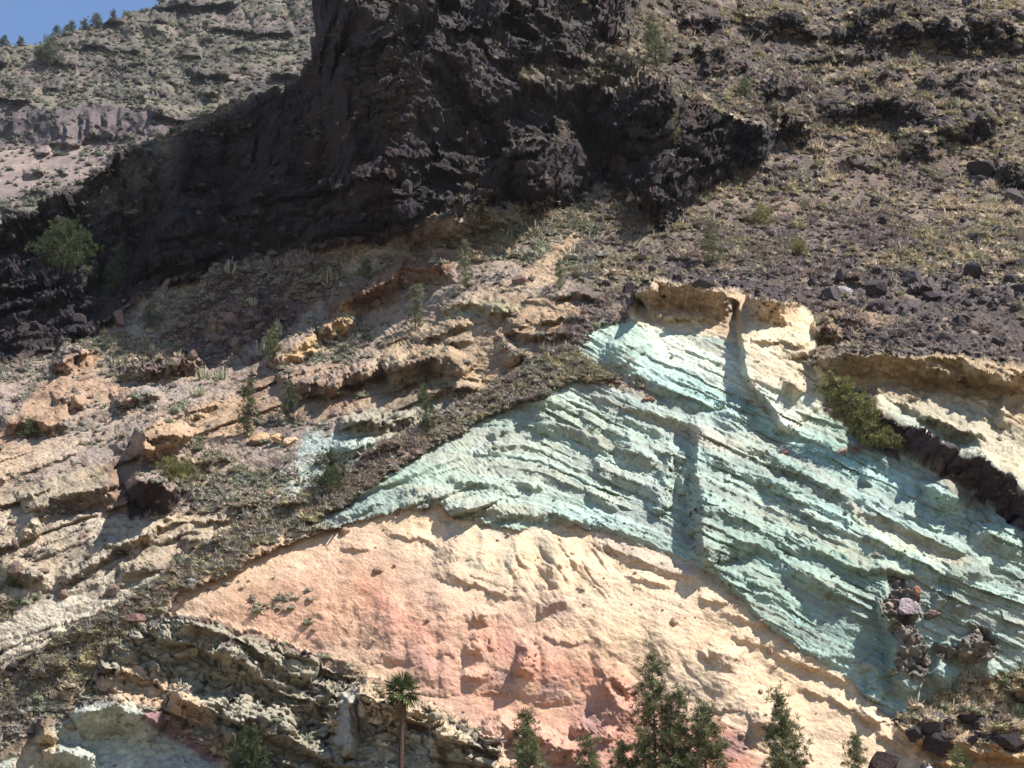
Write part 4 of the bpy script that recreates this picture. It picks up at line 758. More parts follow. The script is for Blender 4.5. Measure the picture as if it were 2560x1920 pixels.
for i in range(len(ks)):
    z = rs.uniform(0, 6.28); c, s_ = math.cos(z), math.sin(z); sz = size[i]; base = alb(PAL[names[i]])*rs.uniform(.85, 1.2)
    sx, sy, szz = sz*rs.uniform(.85, 1.2), sz*rs.uniform(.85, 1.2), sz*rs.uniform(.75, 1.15)
    if i in solo:
        key = (i % 6, names[i])
        if key not in mcache:
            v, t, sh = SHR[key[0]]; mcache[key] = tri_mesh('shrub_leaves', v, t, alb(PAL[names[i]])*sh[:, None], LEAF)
        zn = zone(uk[i], vk[i], ok[i])
        o = put('shrub', mcache[key], label=f'{"bushy" if sz > .8 else "low"} {CNAME[names[i]]} shrub {beside(uk[i], vk[i])}', category='shrub', group=f'{CNAME[names[i]]} shrubs {zn}')
        o.location = pos[i]-np.array([0, 0, .12*sz]); o.scale = (sx, sy, szz); o.rotation_euler = (0, 0, z)
    else:
        v, t, sh = (SHR if sz > .6 else SHR_S)[i % 6]
        q = v*np.array([sx, sy, szz]); q = np.stack([q[:, 0]*c-q[:, 1]*s_, q[:, 0]*s_+q[:, 1]*c, q[:, 2]-.12*sz], 1)+pos[i]
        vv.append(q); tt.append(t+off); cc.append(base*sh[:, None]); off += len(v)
put('scrub_vegetation', tri_mesh('scrub_vegetation', np.concatenate(vv), np.concatenate(tt), np.concatenate(cc), LEAF), kind='stuff', label='small dry shrubs scattered over the slopes', category='scrub')

# stones
wR = rock*inview*~cut*(.1+1.6*smooth(.6*vn(px/12, pq/9, 48)+.4*vn(px/4, pq/4, 49), .4, .7))*(D/200)
kr = scatter(wR, 7500, rs)
ur, vr, orr, rk_ = U.ravel()[kr], V.ravel()[kr], own.ravel()[kr], rock.ravel()[kr]
mD = np.zeros(U.shape)
for p in DEBRIS: m_, s_ = polymask(p, 4); mD[s_] = np.maximum(mD[s_], m_)
mW, _ = polymask([(1630, 692), (1720, 655), (1860, 680), (2000, 742), (2030, 775), (1990, 762), (1850, 735), (1640, 705)], 6, (slice(0, H), slice(0, Wd)))
kr = np.concatenate([kr, scatter(mD, 150, rs), scatter(mW, 170, rs)])
ur, vr, orr, rk_ = U.ravel()[kr], V.ravel()[kr], own.ravel()[kr], rock.ravel()[kr]
rsz = np.clip(.08+.12*rs.gamma(1.1, 1.2, len(kr)), .09, .95)*np.where(np.isin(orr, (2, 3, 4, 8)) | (rk_ > 2), .62, 1)
SCOL = {0: (86, 77, 77), 1: (74, 66, 67), 2: (150, 150, 136), 3: (196, 160, 128), 4: (190, 165, 130), 5: (150, 122, 106), 6: (176, 160, 134), 7: (104, 86, 88), 8: (180, 150, 110)}
SN = {0: 'dark grey', 1: 'dark basalt', 2: 'grey green', 3: 'ochre', 4: 'cream', 5: 'brown', 6: 'pale grey', 7: 'black basalt', 8: 'tan'}
visr = (ur > 5) & (ur < 2555) & (vr > 8) & (vr < 1915)
prx = rsz/D.ravel()[kr]; solor = set(np.argsort(-np.where(visr, prx, 0))[:230].tolist())
scache = {}
vv, tt, cc = [], [], []; off = 0
for i in range(len(kr)):
    o_ = int(orr[i]); e = rs.uniform(0, 6.28, 3); sz = rsz[i]; cl = SCOL[o_]
    if rk_[i] > 1.8: cl = ((130, 114, 102), (160, 144, 122), (104, 90, 86), (180, 160, 138))[i % 4] if o_ == 2 else cl
    R_ = np.array(Matrix.Rotation(e[2], 3, 'Z')@Matrix.Rotation(e[0], 3, 'X'))
    if i in solor:
        key = (i % 8, o_)
        if key not in scache: v, t = STN[key[0]]; scache[key] = tri_mesh('boulder', v, t, alb(cl), STONE, 'rock_colour')
        zn = zone(ur[i], vr[i], o_)
        o = put('boulder', scache[key], label=f'{"large" if sz > .55 else "small"} {SN[o_]} boulder {beside(ur[i], vr[i])}', category='boulder', group=f'{SN[o_]} boulders {zn}')
        o.location = Pf[kr[i]]+np.array([0, 0, sz*.15]); o.scale = (sz, sz, sz*.8); o.rotation_euler = (e[0], 0, e[2])
    else:
        v, t = (STN if sz > .6 else STN_S)[i % 8]
        q = (v*np.array([sz, sz, sz*.8]))@R_.T+Pf[kr[i]]+np.array([0, 0, sz*.1])
        vv.append(q); tt.append(t+off); cc.append(np.tile(alb(cl)*rs.uniform(.75, 1.25), (len(v), 1))); off += len(v)
put('rubble', tri_mesh('rubble', np.concatenate(vv), np.concatenate(tt), np.concatenate(cc), STONE, 'rock_colour'), kind='stuff', label='small stones and rubble strewn over the slopes', category='rubble')

# far mountain bushes
wF = (~FARCUT)*(1-.7*FARSCREE)*(1-.8*FARCL)*(FARU > -40)*(FARU < 830)*(FARV < 560)
kf = scatter(wF, 5500, rs); vv, tt, cc = [], [], []; off = 0; FPf = FARP.reshape(-1, 3)
for n_, i in enumerate(kf):
    v, t, sh = SHR_S[n_ % 6]; sz = np.clip(.5+.45*rs.gamma(1.6, 1), .5, 2.6)
    vv.append(v*np.array([sz, sz, sz*.9])+FPf[i]); tt.append(t+off); off += len(v)
    cc.append(alb(((136, 136, 110), (146, 138, 112), (126, 128, 106), (140, 126, 112))[n_ % 4])*rs.uniform(.8, 1.15)*sh[:, None])
put('far_scrub_vegetation', tri_mesh('far_scrub_vegetation', np.concatenate(vv), np.concatenate(tt), np.concatenate(cc), LEAF), kind='stuff', label='pale green scrub spread over the far mountain', category='scrub')

# ---- trees
def spot(u, v, far=False):
    if far:
        i = int(np.clip(round((u-fu[0])/3), 0, len(fu)-1)); j = int(np.clip(round((v-fv[0])/3), 0, len(fv)-1)); return FARP[j, i], FARP[j, i, 1]
    i = int(np.clip(round((u-us[0])/ST), 0, Wd-1)); j = int(np.clip(round((v-vs[0])/ST), 0, H-1)); return P[j, i], D[j, i]
def tube(pts, radii, n=6):
    pts = np.asarray(pts, float); V_o, T_o = [], []
    for k, (p, r) in enumerate(zip(pts, radii)):
        d = pts[min(k+1, len(pts)-1)]-pts[max(k-1, 0)]; d /= np.linalg.norm(d)+1e-9
        a = np.cross(d, [0, 1, .01] if abs(d[2]) > .9 else [0, 0, 1]); a /= np.linalg.norm(a); b = np.cross(d, a)
        for q in range(n): an = 6.2832*q/n; V_o.append(p+r*(math.cos(an)*a+math.sin(an)*b))
    for k in range(len(pts)-1):
        for q in range(n):
            i0, i1 = k*n+q, k*n+(q+1) % n; T_o += [(i0, i1, i1+n), (i0, i1+n, i0+n)]
    return np.array(V_o), np.array(T_o)
def pine(u, vbase, vtop, wpx, label, c1, c2, seed, low=.12, lean=(0, 0), dens=1.0, far=False, shape=1.0, group=None, name='pine_tree', blade=.38, top_tuft=False, rep_=1):
    """trunk, bare twigs and needle tufts in whorls; size from its height in the picture and its own distance"""
    r = np.random.default_rng(seed); p0, dd = spot(u, vbase, far)
    Y0 = (960-vbase)/FP; dd = (p0[1])/(CP-Y0*SP)
    mp = dd/FP; Ht = (vbase-vtop)*mp/(CP+.0); Rw = wpx*mp/2
    root = put(name, None, label=label, category='tree'); root.location = p0-np.array([0, 0, .25]); root.empty_display_size = .5
    if group: root['group'] = group
    tr = max(.05, Ht*.014); zz = np.linspace(0, 1, 9)
    wob = np.cumsum(r.normal(size=(9, 2))*Ht*.006, 0); ctr = np.stack([lean[0]*zz*Ht+wob[:, 0], lean[1]*zz*Ht+wob[:, 1], zz*Ht], 1)
    parts_v, parts_t = tube(ctr, tr*(1.05-zz)); parts_v, parts_t = [parts_v], [parts_t]; off = len(parts_v[0])
    def at(t): return np.array([np.interp(t, zz, ctr[:, k]) for k in range(3)])
    tv, tl, tcx = [], [], []; toff = 0
    nb = int((26+Ht*3.2)*dens); blen = blade*(1+.03*Ht)
    tufts = []
    for k in range(nb):
        t = low+(1-low)*(k+r.random())/nb; t = min(t, .985)
        env = (1-t)**.75*shape+.10; env *= r.uniform(.55, 1.15)
        if top_tuft and t > .82: env *= .25
        L = Rw*env*(1.0 if t > low+.1 else .8); az = k*2.4+r.normal()*.5
        dirv = np.array([math.cos(az), math.sin(az), r.uniform(-.05, .55)]); a = at(t)
        bpts = np.array([a, a+dirv*L*.55, a+dirv*L+np.array([0, 0, .12*L])]); bv, bt = tube(bpts, [tr*.28, tr*.2, tr*.08], 3)
        parts_v.append(bv); parts_t.append(bt+off); off += len(bv)
        nt = max(2, int(L/ (blen*.42)))
        for q in range(nt):
            s_ = .3+.7*(q+r.random())/nt; c0 = bpts[0]+(bpts[2]-bpts[0])*s_+r.normal(size=3)*blen*.25; tufts.append((c0, dirv))
    tufts = [(c0+r.normal(size=3)*blen*.55, dv) for c0, dv in tufts for _ in range(rep_)]
    tufts.append((at(.99), np.array([0, 0, 1.]))); tufts.append((at(.95), np.array([0, 0, 1.])))
    nn = 24
    for c0, dv in tufts:
        d = r.normal(size=(nn, 3))+dv*.5+np.array([0, 0, .45]); d /= np.linalg.norm(d, axis=1, keepdims=True)
        L = blen*r.uniform(.6, 1.1, nn)[:, None]; sdv = np.cross(d, r.normal(size=(nn, 3))); sdv /= np.linalg.norm(sdv, axis=1, keepdims=True); w = blen*.05
        v = np.stack([c0+sdv*w*.4, c0+d*L*.6-sdv*w, c0+d*L, c0+d*L*.55+sdv*w], 1).reshape(-1, 3); kq = np.arange(nn)*4
        tv.append(v); tl.append(np.concatenate([np.stack([kq, kq+1, kq+2], 1), np.stack([kq, kq+2, kq+3], 1)])+toff); toff += 4*nn
        m = r.random(); tcx.append(np.repeat((alb(c1)*(1-m)+alb(c2)*m)[None]*r.uniform(.8, 1.15), 4*nn, 0))
    put('trunk', tri_mesh('trunk', np.concatenate(parts_v), np.concatenate(parts_t), alb((120, 100, 84)), BARK, 'rock_colour', True), root)
    put('crown', tri_mesh('crown', np.concatenate(tv), np.concatenate(tl), np.concatenate(tcx), NEEDLE), root)
    return root
GD, GL = (64, 74, 42), (146, 148, 92)
PD, PLt = (96, 104, 70), (150, 150, 108)
pine(1640, 2062, 1655, 158, 'tallest dark green pine in front of the orange slope', GD, GL, 1, .1, rep_=2)
pine(1700, 2066, 1745, 95, 'slim pine close beside the tallest pine', GD, GL, 2, .1, rep_=2)
pine(1772, 2066, 1775, 165, 'broad bushy pine right of the tallest pine', GD, GL, 3, .05, shape=1.25, rep_=2)
pine(1972, 2070, 1738, 136, 'pine with a separate tuft on its bare tip', GD, GL, 4, .05, top_tuft=True, shape=1.2, rep_=2)
pine(1318, 2066, 1795, 110, 'young pine between the palm and the tallest pine', (78, 90, 50), (136, 144, 84), 5, .05, rep_=2)
pine(1475, 2066, 1850, 90, 'thin pine top left of the tallest pine', (90, 96, 54), (136, 140, 84), 6, .05, rep_=2)
pine(612, 2066, 1830, 150, 'dark pine before the rough grey cliff', (50, 60, 36), (100, 110, 66), 7, .05, rep_=2)
pine(2158, 2066, 1852, 70, 'small thin pine beside the dark brown boulder', (96, 104, 66), (140, 142, 92), 8, .05, rep_=2)
pine(2412, 2060, 1880, 80, 'small green pine in front of the tan layered bank', (90, 104, 56), (140, 146, 86), 9, .05)
pine(1565, 2070, 1862, 90, 'short pine left of the tallest pine base', GD, GL, 40, .05, rep_=2)
pine(618, 1098, 950, 54, 'slim pine on the ochre outcrop', GD, (120, 128, 80), 10)
pine(722, 1062, 960, 40, 'thin pine beside the overhanging ochre ledge', GD, (120, 128, 80), 11)
pine(1064, 1084, 958, 46, 'slim pine standing on the scrub belt crest', (70, 80, 46), (124, 132, 84), 12)
pine(820, 1232, 1128, 80, 'bushy pine on the scrub belt before the pale green patch', (56, 66, 38), (112, 122, 72), 13, .02, shape=1.25)
pine(1039, 826, 705, 44, 'thin pale pine above the shaded ochre cliff', PD, PLt, 14, dens=.8)
pine(1166, 730, 596, 36, 'tall sparse pine left of the bare tan path', PD, PLt, 15, dens=.7)
pine(1398, 724, 646, 26, 'small sparse pine beside the bare tan path', PD, PLt, 16, dens=.7)
pine(1678, 378, 246, 38, 'narrow sunlit pine before the dark recess', (110, 112, 70), (160, 156, 104), 17)
pine(1652, 200, 6, 90, 'open crowned pine with pale trunk at the top of the slope', PD, PLt, 18, .3, lean=(-.12, 0), dens=.8, shape=1.2)
pine(158, 704, 548, 150, 'broad bright green pine on the shaded left ridge', (62, 78, 42), (108, 120, 72), 19, .02, shape=1.35, dens=1.4)
pine(285, 740, 585, 84, 'dark pine half in shade right of the broad pine', (74, 82, 56), (112, 118, 80), 20)
pine(1782, 672, 552, 70, 'pale open pine on the stony slope above the buttress', PD, (164, 160, 112), 21, dens=.8)
pine(1905, 566, 510, 46, 'small yellow green pine on the stony slope', (140, 136, 70), (176, 166, 96), 22, .02, shape=1.4)
pine(1863, 252, 184, 40, 'small green pine among the upper crags', (104, 116, 74), (146, 152, 104), 23)
pine(2000, 640, 600, 40, 'small yellowish pine above the black stones', (140, 130, 70), (176, 160, 96), 24, .02, shape=1.4)
pine(75, 1096, 1044, 40, 'small green pine at the left ochre outcrop', (86, 98, 56), (130, 138, 84), 25, .02, shape=1.3)
pine(32, 1470, 1418, 34, 'small green pine in the shaded hollow', (86, 104, 56), (120, 140, 84), 26, .02)
pine(425, 1204, 1146, 50, 'yellow green bushy pine above the cave', (120, 120, 62), (168, 160, 92), 27, .02, shape=1.4)
pine(460, 1206, 1150, 46, 'second yellow green bushy pine right of its twin above the cave', (110, 112, 60), (156, 150, 88), 28, .02, shape=1.4)
pine(374, 830, 758, 40, 'small pine on the slope under the dark cliff', (100, 104, 70), (146, 144, 100), 29)
pine(681, 906, 826, 40, 'small pine beside the pale candelabra plant', (96, 100, 60), (146, 146, 92), 30)
pine(912, 700, 640, 26, 'tiny pine on the shaded brown outcrop', PD, PLt, 31)
for k, (u, vb, vt, w) in enumerate(((10, 124, 102, 18), (52, 124, 102, 14), (142, 100, 74, 14), (166, 92, 66, 14), (178, 88, 60, 14), (210, 78, 54, 16), (240, 76, 38, 34), (283, 54, 30, 14), (354, 34, 24, 10), (440, 8, -20, 14))):
    pine(u, vb, vt, w, ['far pine on the skyline at the picture edge', 'far pine second from the edge on the skyline', 'far pine right of the big skyline tree', 'far pine third of the skyline row', 'pointed far pine on the skyline', 'far pine just before the broad skyline pine', 'broad double far pine on the skyline', 'lone pale far pine on the skyline rise', 'tiny far pine near the top of the skyline', 'far pine at the upper frame edge'][k], (92, 106, 92), (130, 138, 118), 60+k, .02, far=True, dens=.5, shape=1.2, group='pines on the far skyline', blade=.8, rep_=2)
pine(118, 172, 92, 48, 'big round far tree below the skyline', (98, 108, 82), (140, 142, 110), 80, .02, far=True, dens=.6, shape=1.6, blade=.9, rep_=2)

# the leaning pine that hangs over the green face
def hanging_pine():
    r = np.random.default_rng(99); p0, dd = spot(2150, 1118); mp = dd/FP
    root = put('hanging_pine_tree', None, label='leaning bushy pine hanging over the green rock face', category='tree'); root.location = p0
    line = np.array([(2150, 1118), (2140, 1080), (2120, 1030), (2090, 980), (2072, 955)])
    def loc(u, v, out): return np.array([(u-2150)*mp, -out, (1118-v)*mp*1.02])
    tv, tt_ = tube([loc(u, v, .8+.5*k) for k, (u, v) in enumerate(line)], [.28, .24, .18, .12, .05])
    blobs = [(2075, 965, 26), (2060, 985, 22), (2100, 985, 34), (2085, 1010, 28), (2120, 1015, 36), (2150, 1020, 30), (2110, 1045, 34), (2140, 1055, 38), (2175, 1055, 28), (2190, 1075, 24), (2150, 1085, 34), (2125, 1080, 24), (2180, 1095, 28), (2165, 1115, 26), (2210, 1105, 22), (2230, 1120, 22), (2250, 1130, 16), (2205, 1125, 18), (2190, 1120, 22)]
    V_, T_, C_ = [], [], []; off = 0; bv, bt, bo = [tv], [tt_], len(tv)
    for (u, v, rad) in blobs:
        c = loc(u, v, 1.6+r.uniform(-.3, .6)); R_ = rad*mp
        k = np.argmin(np.hypot(line[:, 0]-u, line[:, 1]-v)); q, w = tube([loc(*line[k], .8+.5*k), (loc(*line[k], .8+.5*k)+c)/2+np.array([0, 0, .2]), c], [.09, .07, .03], 4); bv.append(q); bt.append(w+bo); bo += len(q)
        for _ in range(int(26*(rad/28)**2)):
            d = r.normal(size=3); d /= np.linalg.norm(d); c0 = c+d*R_*r.uniform(.5, 1.0)*np.array([1, .8, .75]); n_ = 18
            dn_ = r.normal(size=(n_, 3))+d*.8+np.array([0, 0, .4]); dn_ /= np.linalg.norm(dn_, axis=1, keepdims=True); L = .46*r.uniform(.6, 1.1, n_)[:, None]
            sdv = np.cross(dn_, r.normal(size=(n_, 3))); sdv /= np.linalg.norm(sdv, axis=1, keepdims=True)
            v_ = np.stack([c0+sdv*.02, c0+dn_*L*.6-sdv*.035, c0+dn_*L, c0+dn_*L*.55+sdv*.035], 1).reshape(-1, 3); kq = np.arange(n_)*4
            V_.append(v_); T_.append(np.concatenate([np.stack([kq, kq+1, kq+2], 1), np.stack([kq, kq+2, kq+3], 1)])+off); off += 4*n_
            m = r.random(); C_.append(np.repeat((alb((104, 110, 56))*(1-m)+alb((172, 166, 92))*m)[None]*r.uniform(.8, 1.15), 4*n_, 0))
    put('trunk', tri_mesh('trunk', np.concatenate(bv), np.concatenate(bt), alb((110, 92, 78)), BARK, 'rock_colour', True), root)
    put('crown', tri_mesh('crown', np.concatenate(V_), np.concatenate(T_), np.concatenate(C_), NEEDLE), root)
hanging_pine()

# ---- the fan palm
def palm():
    r = np.random.default_rng(5); p0, dd = spot(998, 2060); Y0 = (960-2060)/FP; dd = p0[1]/(CP-Y0*SP); mp = dd/FP
    Ht = (2060-1750)*mp/CP
    root = put('fan_palm', None, label='fan palm with a slim trunk in front of the orange slope', category='palm'); root.location = p0-np.array([0, 0, .2])
    zz = np.linspace(0, 1, 12); v, t = tube([(.05*math.sin(3*z), 0, z*Ht) for z in zz], .15+.06*(1-zz)+.015*np.sin(zz*60), 10)
    put('trunk', tri_mesh('trunk', v, t, alb((104, 80, 66)), BARK, 'rock_colour', True), root)
    def fan(dead=False):
        V_, T_ = [], []; off = 0; n = 11
        v, t = tube([(0, 0, 0), (.32, 0, .03), (.62, 0, 0)], [.03, .022, .016], 4); V_.append(v); T_.append(t); off = len(v)
        for k in range(n):
            a = (k/(n-1)-.5)*2.9; L = .98*(1-.2*abs(a)/1.45); droop = -.14-.16*abs(a)
            c, s = math.cos(a), math.sin(a); b0 = np.array([.5, 0, 0.]); d = np.array([c, s, 0]); sd_ = np.array([-s, c, 0])
            pts = np.array([b0, b0+d*L*.5+sd_*.05+[0, 0, .02], b0+d*L*.5-sd_*.05+[0, 0, .02], b0+d*L+[0, 0, droop], b0+d*L*.5+[0, 0, -.02]])
            V_.append(pts); T_.append(np.array([(0, 4, 1), (0, 2, 4), (4, 3, 1), (4, 2, 3)])+off); off += 5
        return np.concatenate(V_), np.concatenate(T_)
    v, t = fan()
    ms = [tri_mesh('frond', v, t, alb(c), FROND) for c in ((50, 72, 34), (66, 88, 40), (108, 122, 56))]; dead = tri_mesh('dead_frond', v, t, alb((150, 118, 84)), FROND)
    top = np.array([0, 0, Ht])
    for k in range(27):
        el = math.radians(80-k*4.6); az = k*2.399
        o = put('frond', ms[k % 3], root); o.location = top+np.array([0, 0, .25-.012*k]); o.rotation_euler = Matrix.Rotation(az, 3, 'Z').to_4x4().to_euler()
        o.rotation_euler = (Matrix.Rotation(az, 3, 'Z')@Matrix.Rotation(-el, 3, 'Y')@Matrix.Rotation(r.uniform(-.4, .4), 3, 'X')).to_euler(); o.scale = (1.15,)*3
    for k in range(14):
        az = k*2.399; o = put('dead_frond', dead, root); o.location = top+np.array([0, 0, -.25-.06*k]); o.scale = (.75,)*3
        o.rotation_euler = (Matrix.Rotation(az, 3, 'Z')@Matrix.Rotation(math.radians(66+k), 3, 'Y')).to_euler()
palm()

# ---- candelabra spurges: bundles of upright pale ribbed stems
def spurge(u, v, w, h, label, seed):
    r = np.random.default_rng(seed); p0, dd = spot(u, v); mp = dd/FP; R_ = w*mp/2; Ht = h*mp/CP
    root = put('candelabra_spurge', None, label=label, category='succulent', group='candelabra spurges on the dark slope'); root.location = p0-np.array([0, 0, .1])
    n = 16; me = None
    for k in range(n):
        a = r.uniform(0, 6.28); q = math.sqrt(r.random()); b = np.array([math.cos(a), math.sin(a)*.8, 0])*R_*q; hh = Ht*(1-.35*q)*r.uniform(.75, 1.1); rad = max(.07, R_*.085)
        vt, tt_ = tube([b*.35, b*.85+[0, 0, hh*.2], b+[0, 0, hh*.55], b+[0, 0, hh*.97], b*1.0+[0, 0, hh]], [rad*.8, rad, rad, rad*.9, rad*.2], 5)
        put('stem', tri_mesh('stem', vt, tt_, alb((196, 192, 146))*r.uniform(.8, 1.1), LEAF), root)
for k, a in enumerate(((576, 696, 34, 34, 'pale candelabra spurge at the edge of the cliff shadow'), (827, 712, 48, 48, 'pale candelabra spurge atop the brown outcrop'), (536, 818, 36, 26, 'yellowish candelabra spurge on the purple stony slope'), (664, 884, 60, 50, 'large pale candelabra spurge beside the small pine'),
    (510, 946, 40, 34, 'pale candelabra spurge left of its neighbour on the purple slope'), (556, 950, 44, 36, 'pale candelabra spurge right of its neighbour on the purple slope'), (497, 992, 52, 28, 'low candelabra spurge below the pair'), (700, 832, 30, 28, 'small candelabra spurge right of the stony slope'), (630, 770, 24, 24, 'small candelabra spurge above the purple stones'),
    (2392, 268, 34, 36, 'pale candelabra spurge among the right upper crags'), (2545, 182, 26, 34, 'pale candelabra spurge at the right frame edge'), (2475, 505, 34, 26, 'grey candelabra spurge on the stony right slope'))): spurge(*a, 200+k)

# ---- agaves in the lower right pocket
def agave(u, v, w, label, seed):
    r = np.random.default_rng(seed); p0, dd = spot(u, v); R_ = w*dd/FP/2
    root = put('agave_plant', None, label=label, category='agave'); root.location = p0
    vt = np.array([(0, -.07, 0), (0, .07, 0), (.5, -.1, .06), (.5, .1, .06), (.5, 0, -.03), (1, 0, .12)]); t = np.array([(0, 4, 2), (0, 1, 4), (1, 3, 4), (2, 4, 5), (4, 3, 5)])
    me = tri_mesh('agave_leaf', vt, t, alb((150, 160, 104)), FROND); me2 = tri_mesh('agave_leaf', vt, t, alb((196, 190, 128)), FROND)
    for k in range(22):
        o = put('blade_leaf', me if k % 3 else me2, root); o.scale = (R_*1.1,)*3; o.rotation_euler = (Matrix.Rotation(k*2.4, 3, 'Z')@Matrix.Rotation(-math.radians(15+68*(k/22)), 3, 'Y')).to_euler(); o.location = (0, 0, .1)
agave(2545, 1800, 70, 'large agave with pale green leaves at the right frame edge', 1); agave(2480, 1792, 36, 'small agave left of the large agave', 2); agave(2522, 1765, 44, 'agave behind the large agave', 3)

# ---- single large stones
def big_stone(u, v, w, h, c, label, seed, sink=.25, rz=0.3, flat=1.0, out=.1):
    p0, dd = spot(u, v+h*.45); mp = dd/FP; bm = bmesh.new(); bmesh.ops.create_icosphere(bm, subdivisions=4, radius=1); r = np.random.default_rng(seed)
    q = np.array([x.co for x in bm.verts]); t = np.array([[k.index for k in f.verts] for f in bm.faces]); bm.free()
    pl = r.normal(size=(14, 3)); pl /= np.linalg.norm(pl, axis=1, keepdims=True)
    for n_, l_ in zip(pl, r.uniform(.5, .82, 14)): e = q@n_-l_; q -= np.where(e > 0, e, 0)[:, None]*n_
    q *= (1+.10*fbm(q[:, 0]*2.3+q[:, 2]*1.7+seed, q[:, 1]*2.3+3*seed, seed, 4))[:, None]
    ext = np.ptp(q, axis=0); q *= np.array([w*mp/ext[0], max(w, h)*.8*mp/ext[1]*flat, h*mp/CP/ext[2]])
    o = put('boulder', tri_mesh('boulder', q, t, alb(c)[None]*(1+.2*fbm(q[:, 0], q[:, 2], 3, 3))[:, None], STONE, 'rock_colour', False), label=label, category='boulder'); o.rotation_euler = (0, 0, rz)
    o.location = p0+np.array([0, -out*h*mp, h*mp*(.5-sink)])
DKS = (92, 74, 76)
big_stone(2205, 1905, 76, 60, (78, 62, 60), 'dark brown boulder at the bottom beside the ochre slope', 1, .2)
big_stone(2345, 1845, 80, 70, (66, 57, 57), 'black overhanging boulder in the scrub above the tan bank', 2, .2); big_stone(2285, 1832, 50, 36, (66, 57, 57), 'flat black boulder left of the overhanging boulder', 3, .2)
big_stone(2520, 1850, 110, 46, (66, 57, 57), 'long black boulder at the right frame edge above the bank', 4, .2); big_stone(2552, 1735, 50, 50, (66, 57, 57), 'black boulder at the right frame edge by the agaves', 5, .2); big_stone(2420, 1785, 50, 34, (84, 66, 68), 'dark purple boulder behind the dry bushes', 6)
big_stone(2262, 1527, 58, 40, (204, 180, 182), 'pinkish grey slab stuck in the debris on the green face', 7, .0, flat=.4, out=.9, rz=0); big_stone(2325, 1535, 44, 22, (140, 112, 104), 'brown slab leaning beside the pinkish slab', 8, out=.8); big_stone(2284, 1485, 16, 34, (196, 138, 100), 'narrow orange slab above the pinkish slab', 9, .1, out=.5)
for k, (u, v, w, h, lb) in enumerate(((1760, 702, 62, 30, 'dark boulder on the brow above the buttress'), (1700, 690, 40, 24, 'small dark boulder left on the brow of the buttress'), (1825, 705, 44, 26, 'dark boulder at the notch of the brow'), (1630, 676, 26, 28, 'upright dark boulder at the end of the brow'), (1660, 730, 34, 20, 'dark boulder under the brow'), (2072, 730, 56, 36, 'black boulder in front of the pale slab'), (2190, 715, 66, 44, 'black boulder right of the pale slab'), (2330, 735, 56, 30, 'black boulder on the stony slope above the shelf'), (2280, 690, 44, 40, 'black pointed boulder high on the stony slope'), (2400, 800, 50, 26, 'black boulder low on the stony slope'), (2440, 730, 36, 24, 'small black boulder beside the shelf top'), (2100, 680, 34, 34, 'black boulder above the pale slab'), (2430, 680, 60, 40, 'grey boulder at the right of the stony slope'), (2450, 420, 70, 46, 'dark boulder below the right crags'), (2540, 480, 60, 50, 'dark boulder at the right frame edge'), (1290, 585, 34, 22, 'dark block on the saddle above the path'), (1350, 565, 40, 26, 'black stone beside the tan path top'))):
    big_stone(u, v, w, h, ((84, 75, 76), (72, 64, 66), (98, 88, 86))[k % 3], lb, 20+k, .3, k*.7)
big_stone(2112, 722, 44, 34, (196, 180, 176), 'pale grey slab among black boulders on the stony slope', 40, .3, flat=.5); big_stone(2060, 728, 24, 20, (176, 164, 162), 'small pale slab left of the black boulder', 41)
big_stone(695, 1092, 36, 28, (220, 178, 126), 'ochre boulder beside the slim pine', 42); big_stone(722, 1098, 40, 24, (226, 188, 140), 'pale ochre boulder right of the slim pine', 43); big_stone(650, 1088, 60, 34, (206, 164, 118), 'large ochre block at the foot of the slim pine', 44)
big_stone(1962, 1127, 26, 14, (176, 124, 108), 'reddish stone lying on the green face', 45); big_stone(1624, 995, 40, 14, (190, 140, 118), 'flat reddish stone on the green face crest', 46)
big_stone(415, 710, 34, 36, (140, 112, 108), 'pinkish rock knob in the shadow edge', 47); big_stone(302, 795, 36, 44, (150, 118, 108), 'reddish rock knob on the shadow edge', 48)
big_stone(340, 1545, 60, 22, (150, 112, 104), 'purplish slab in the scrub below the cream slab', 49)

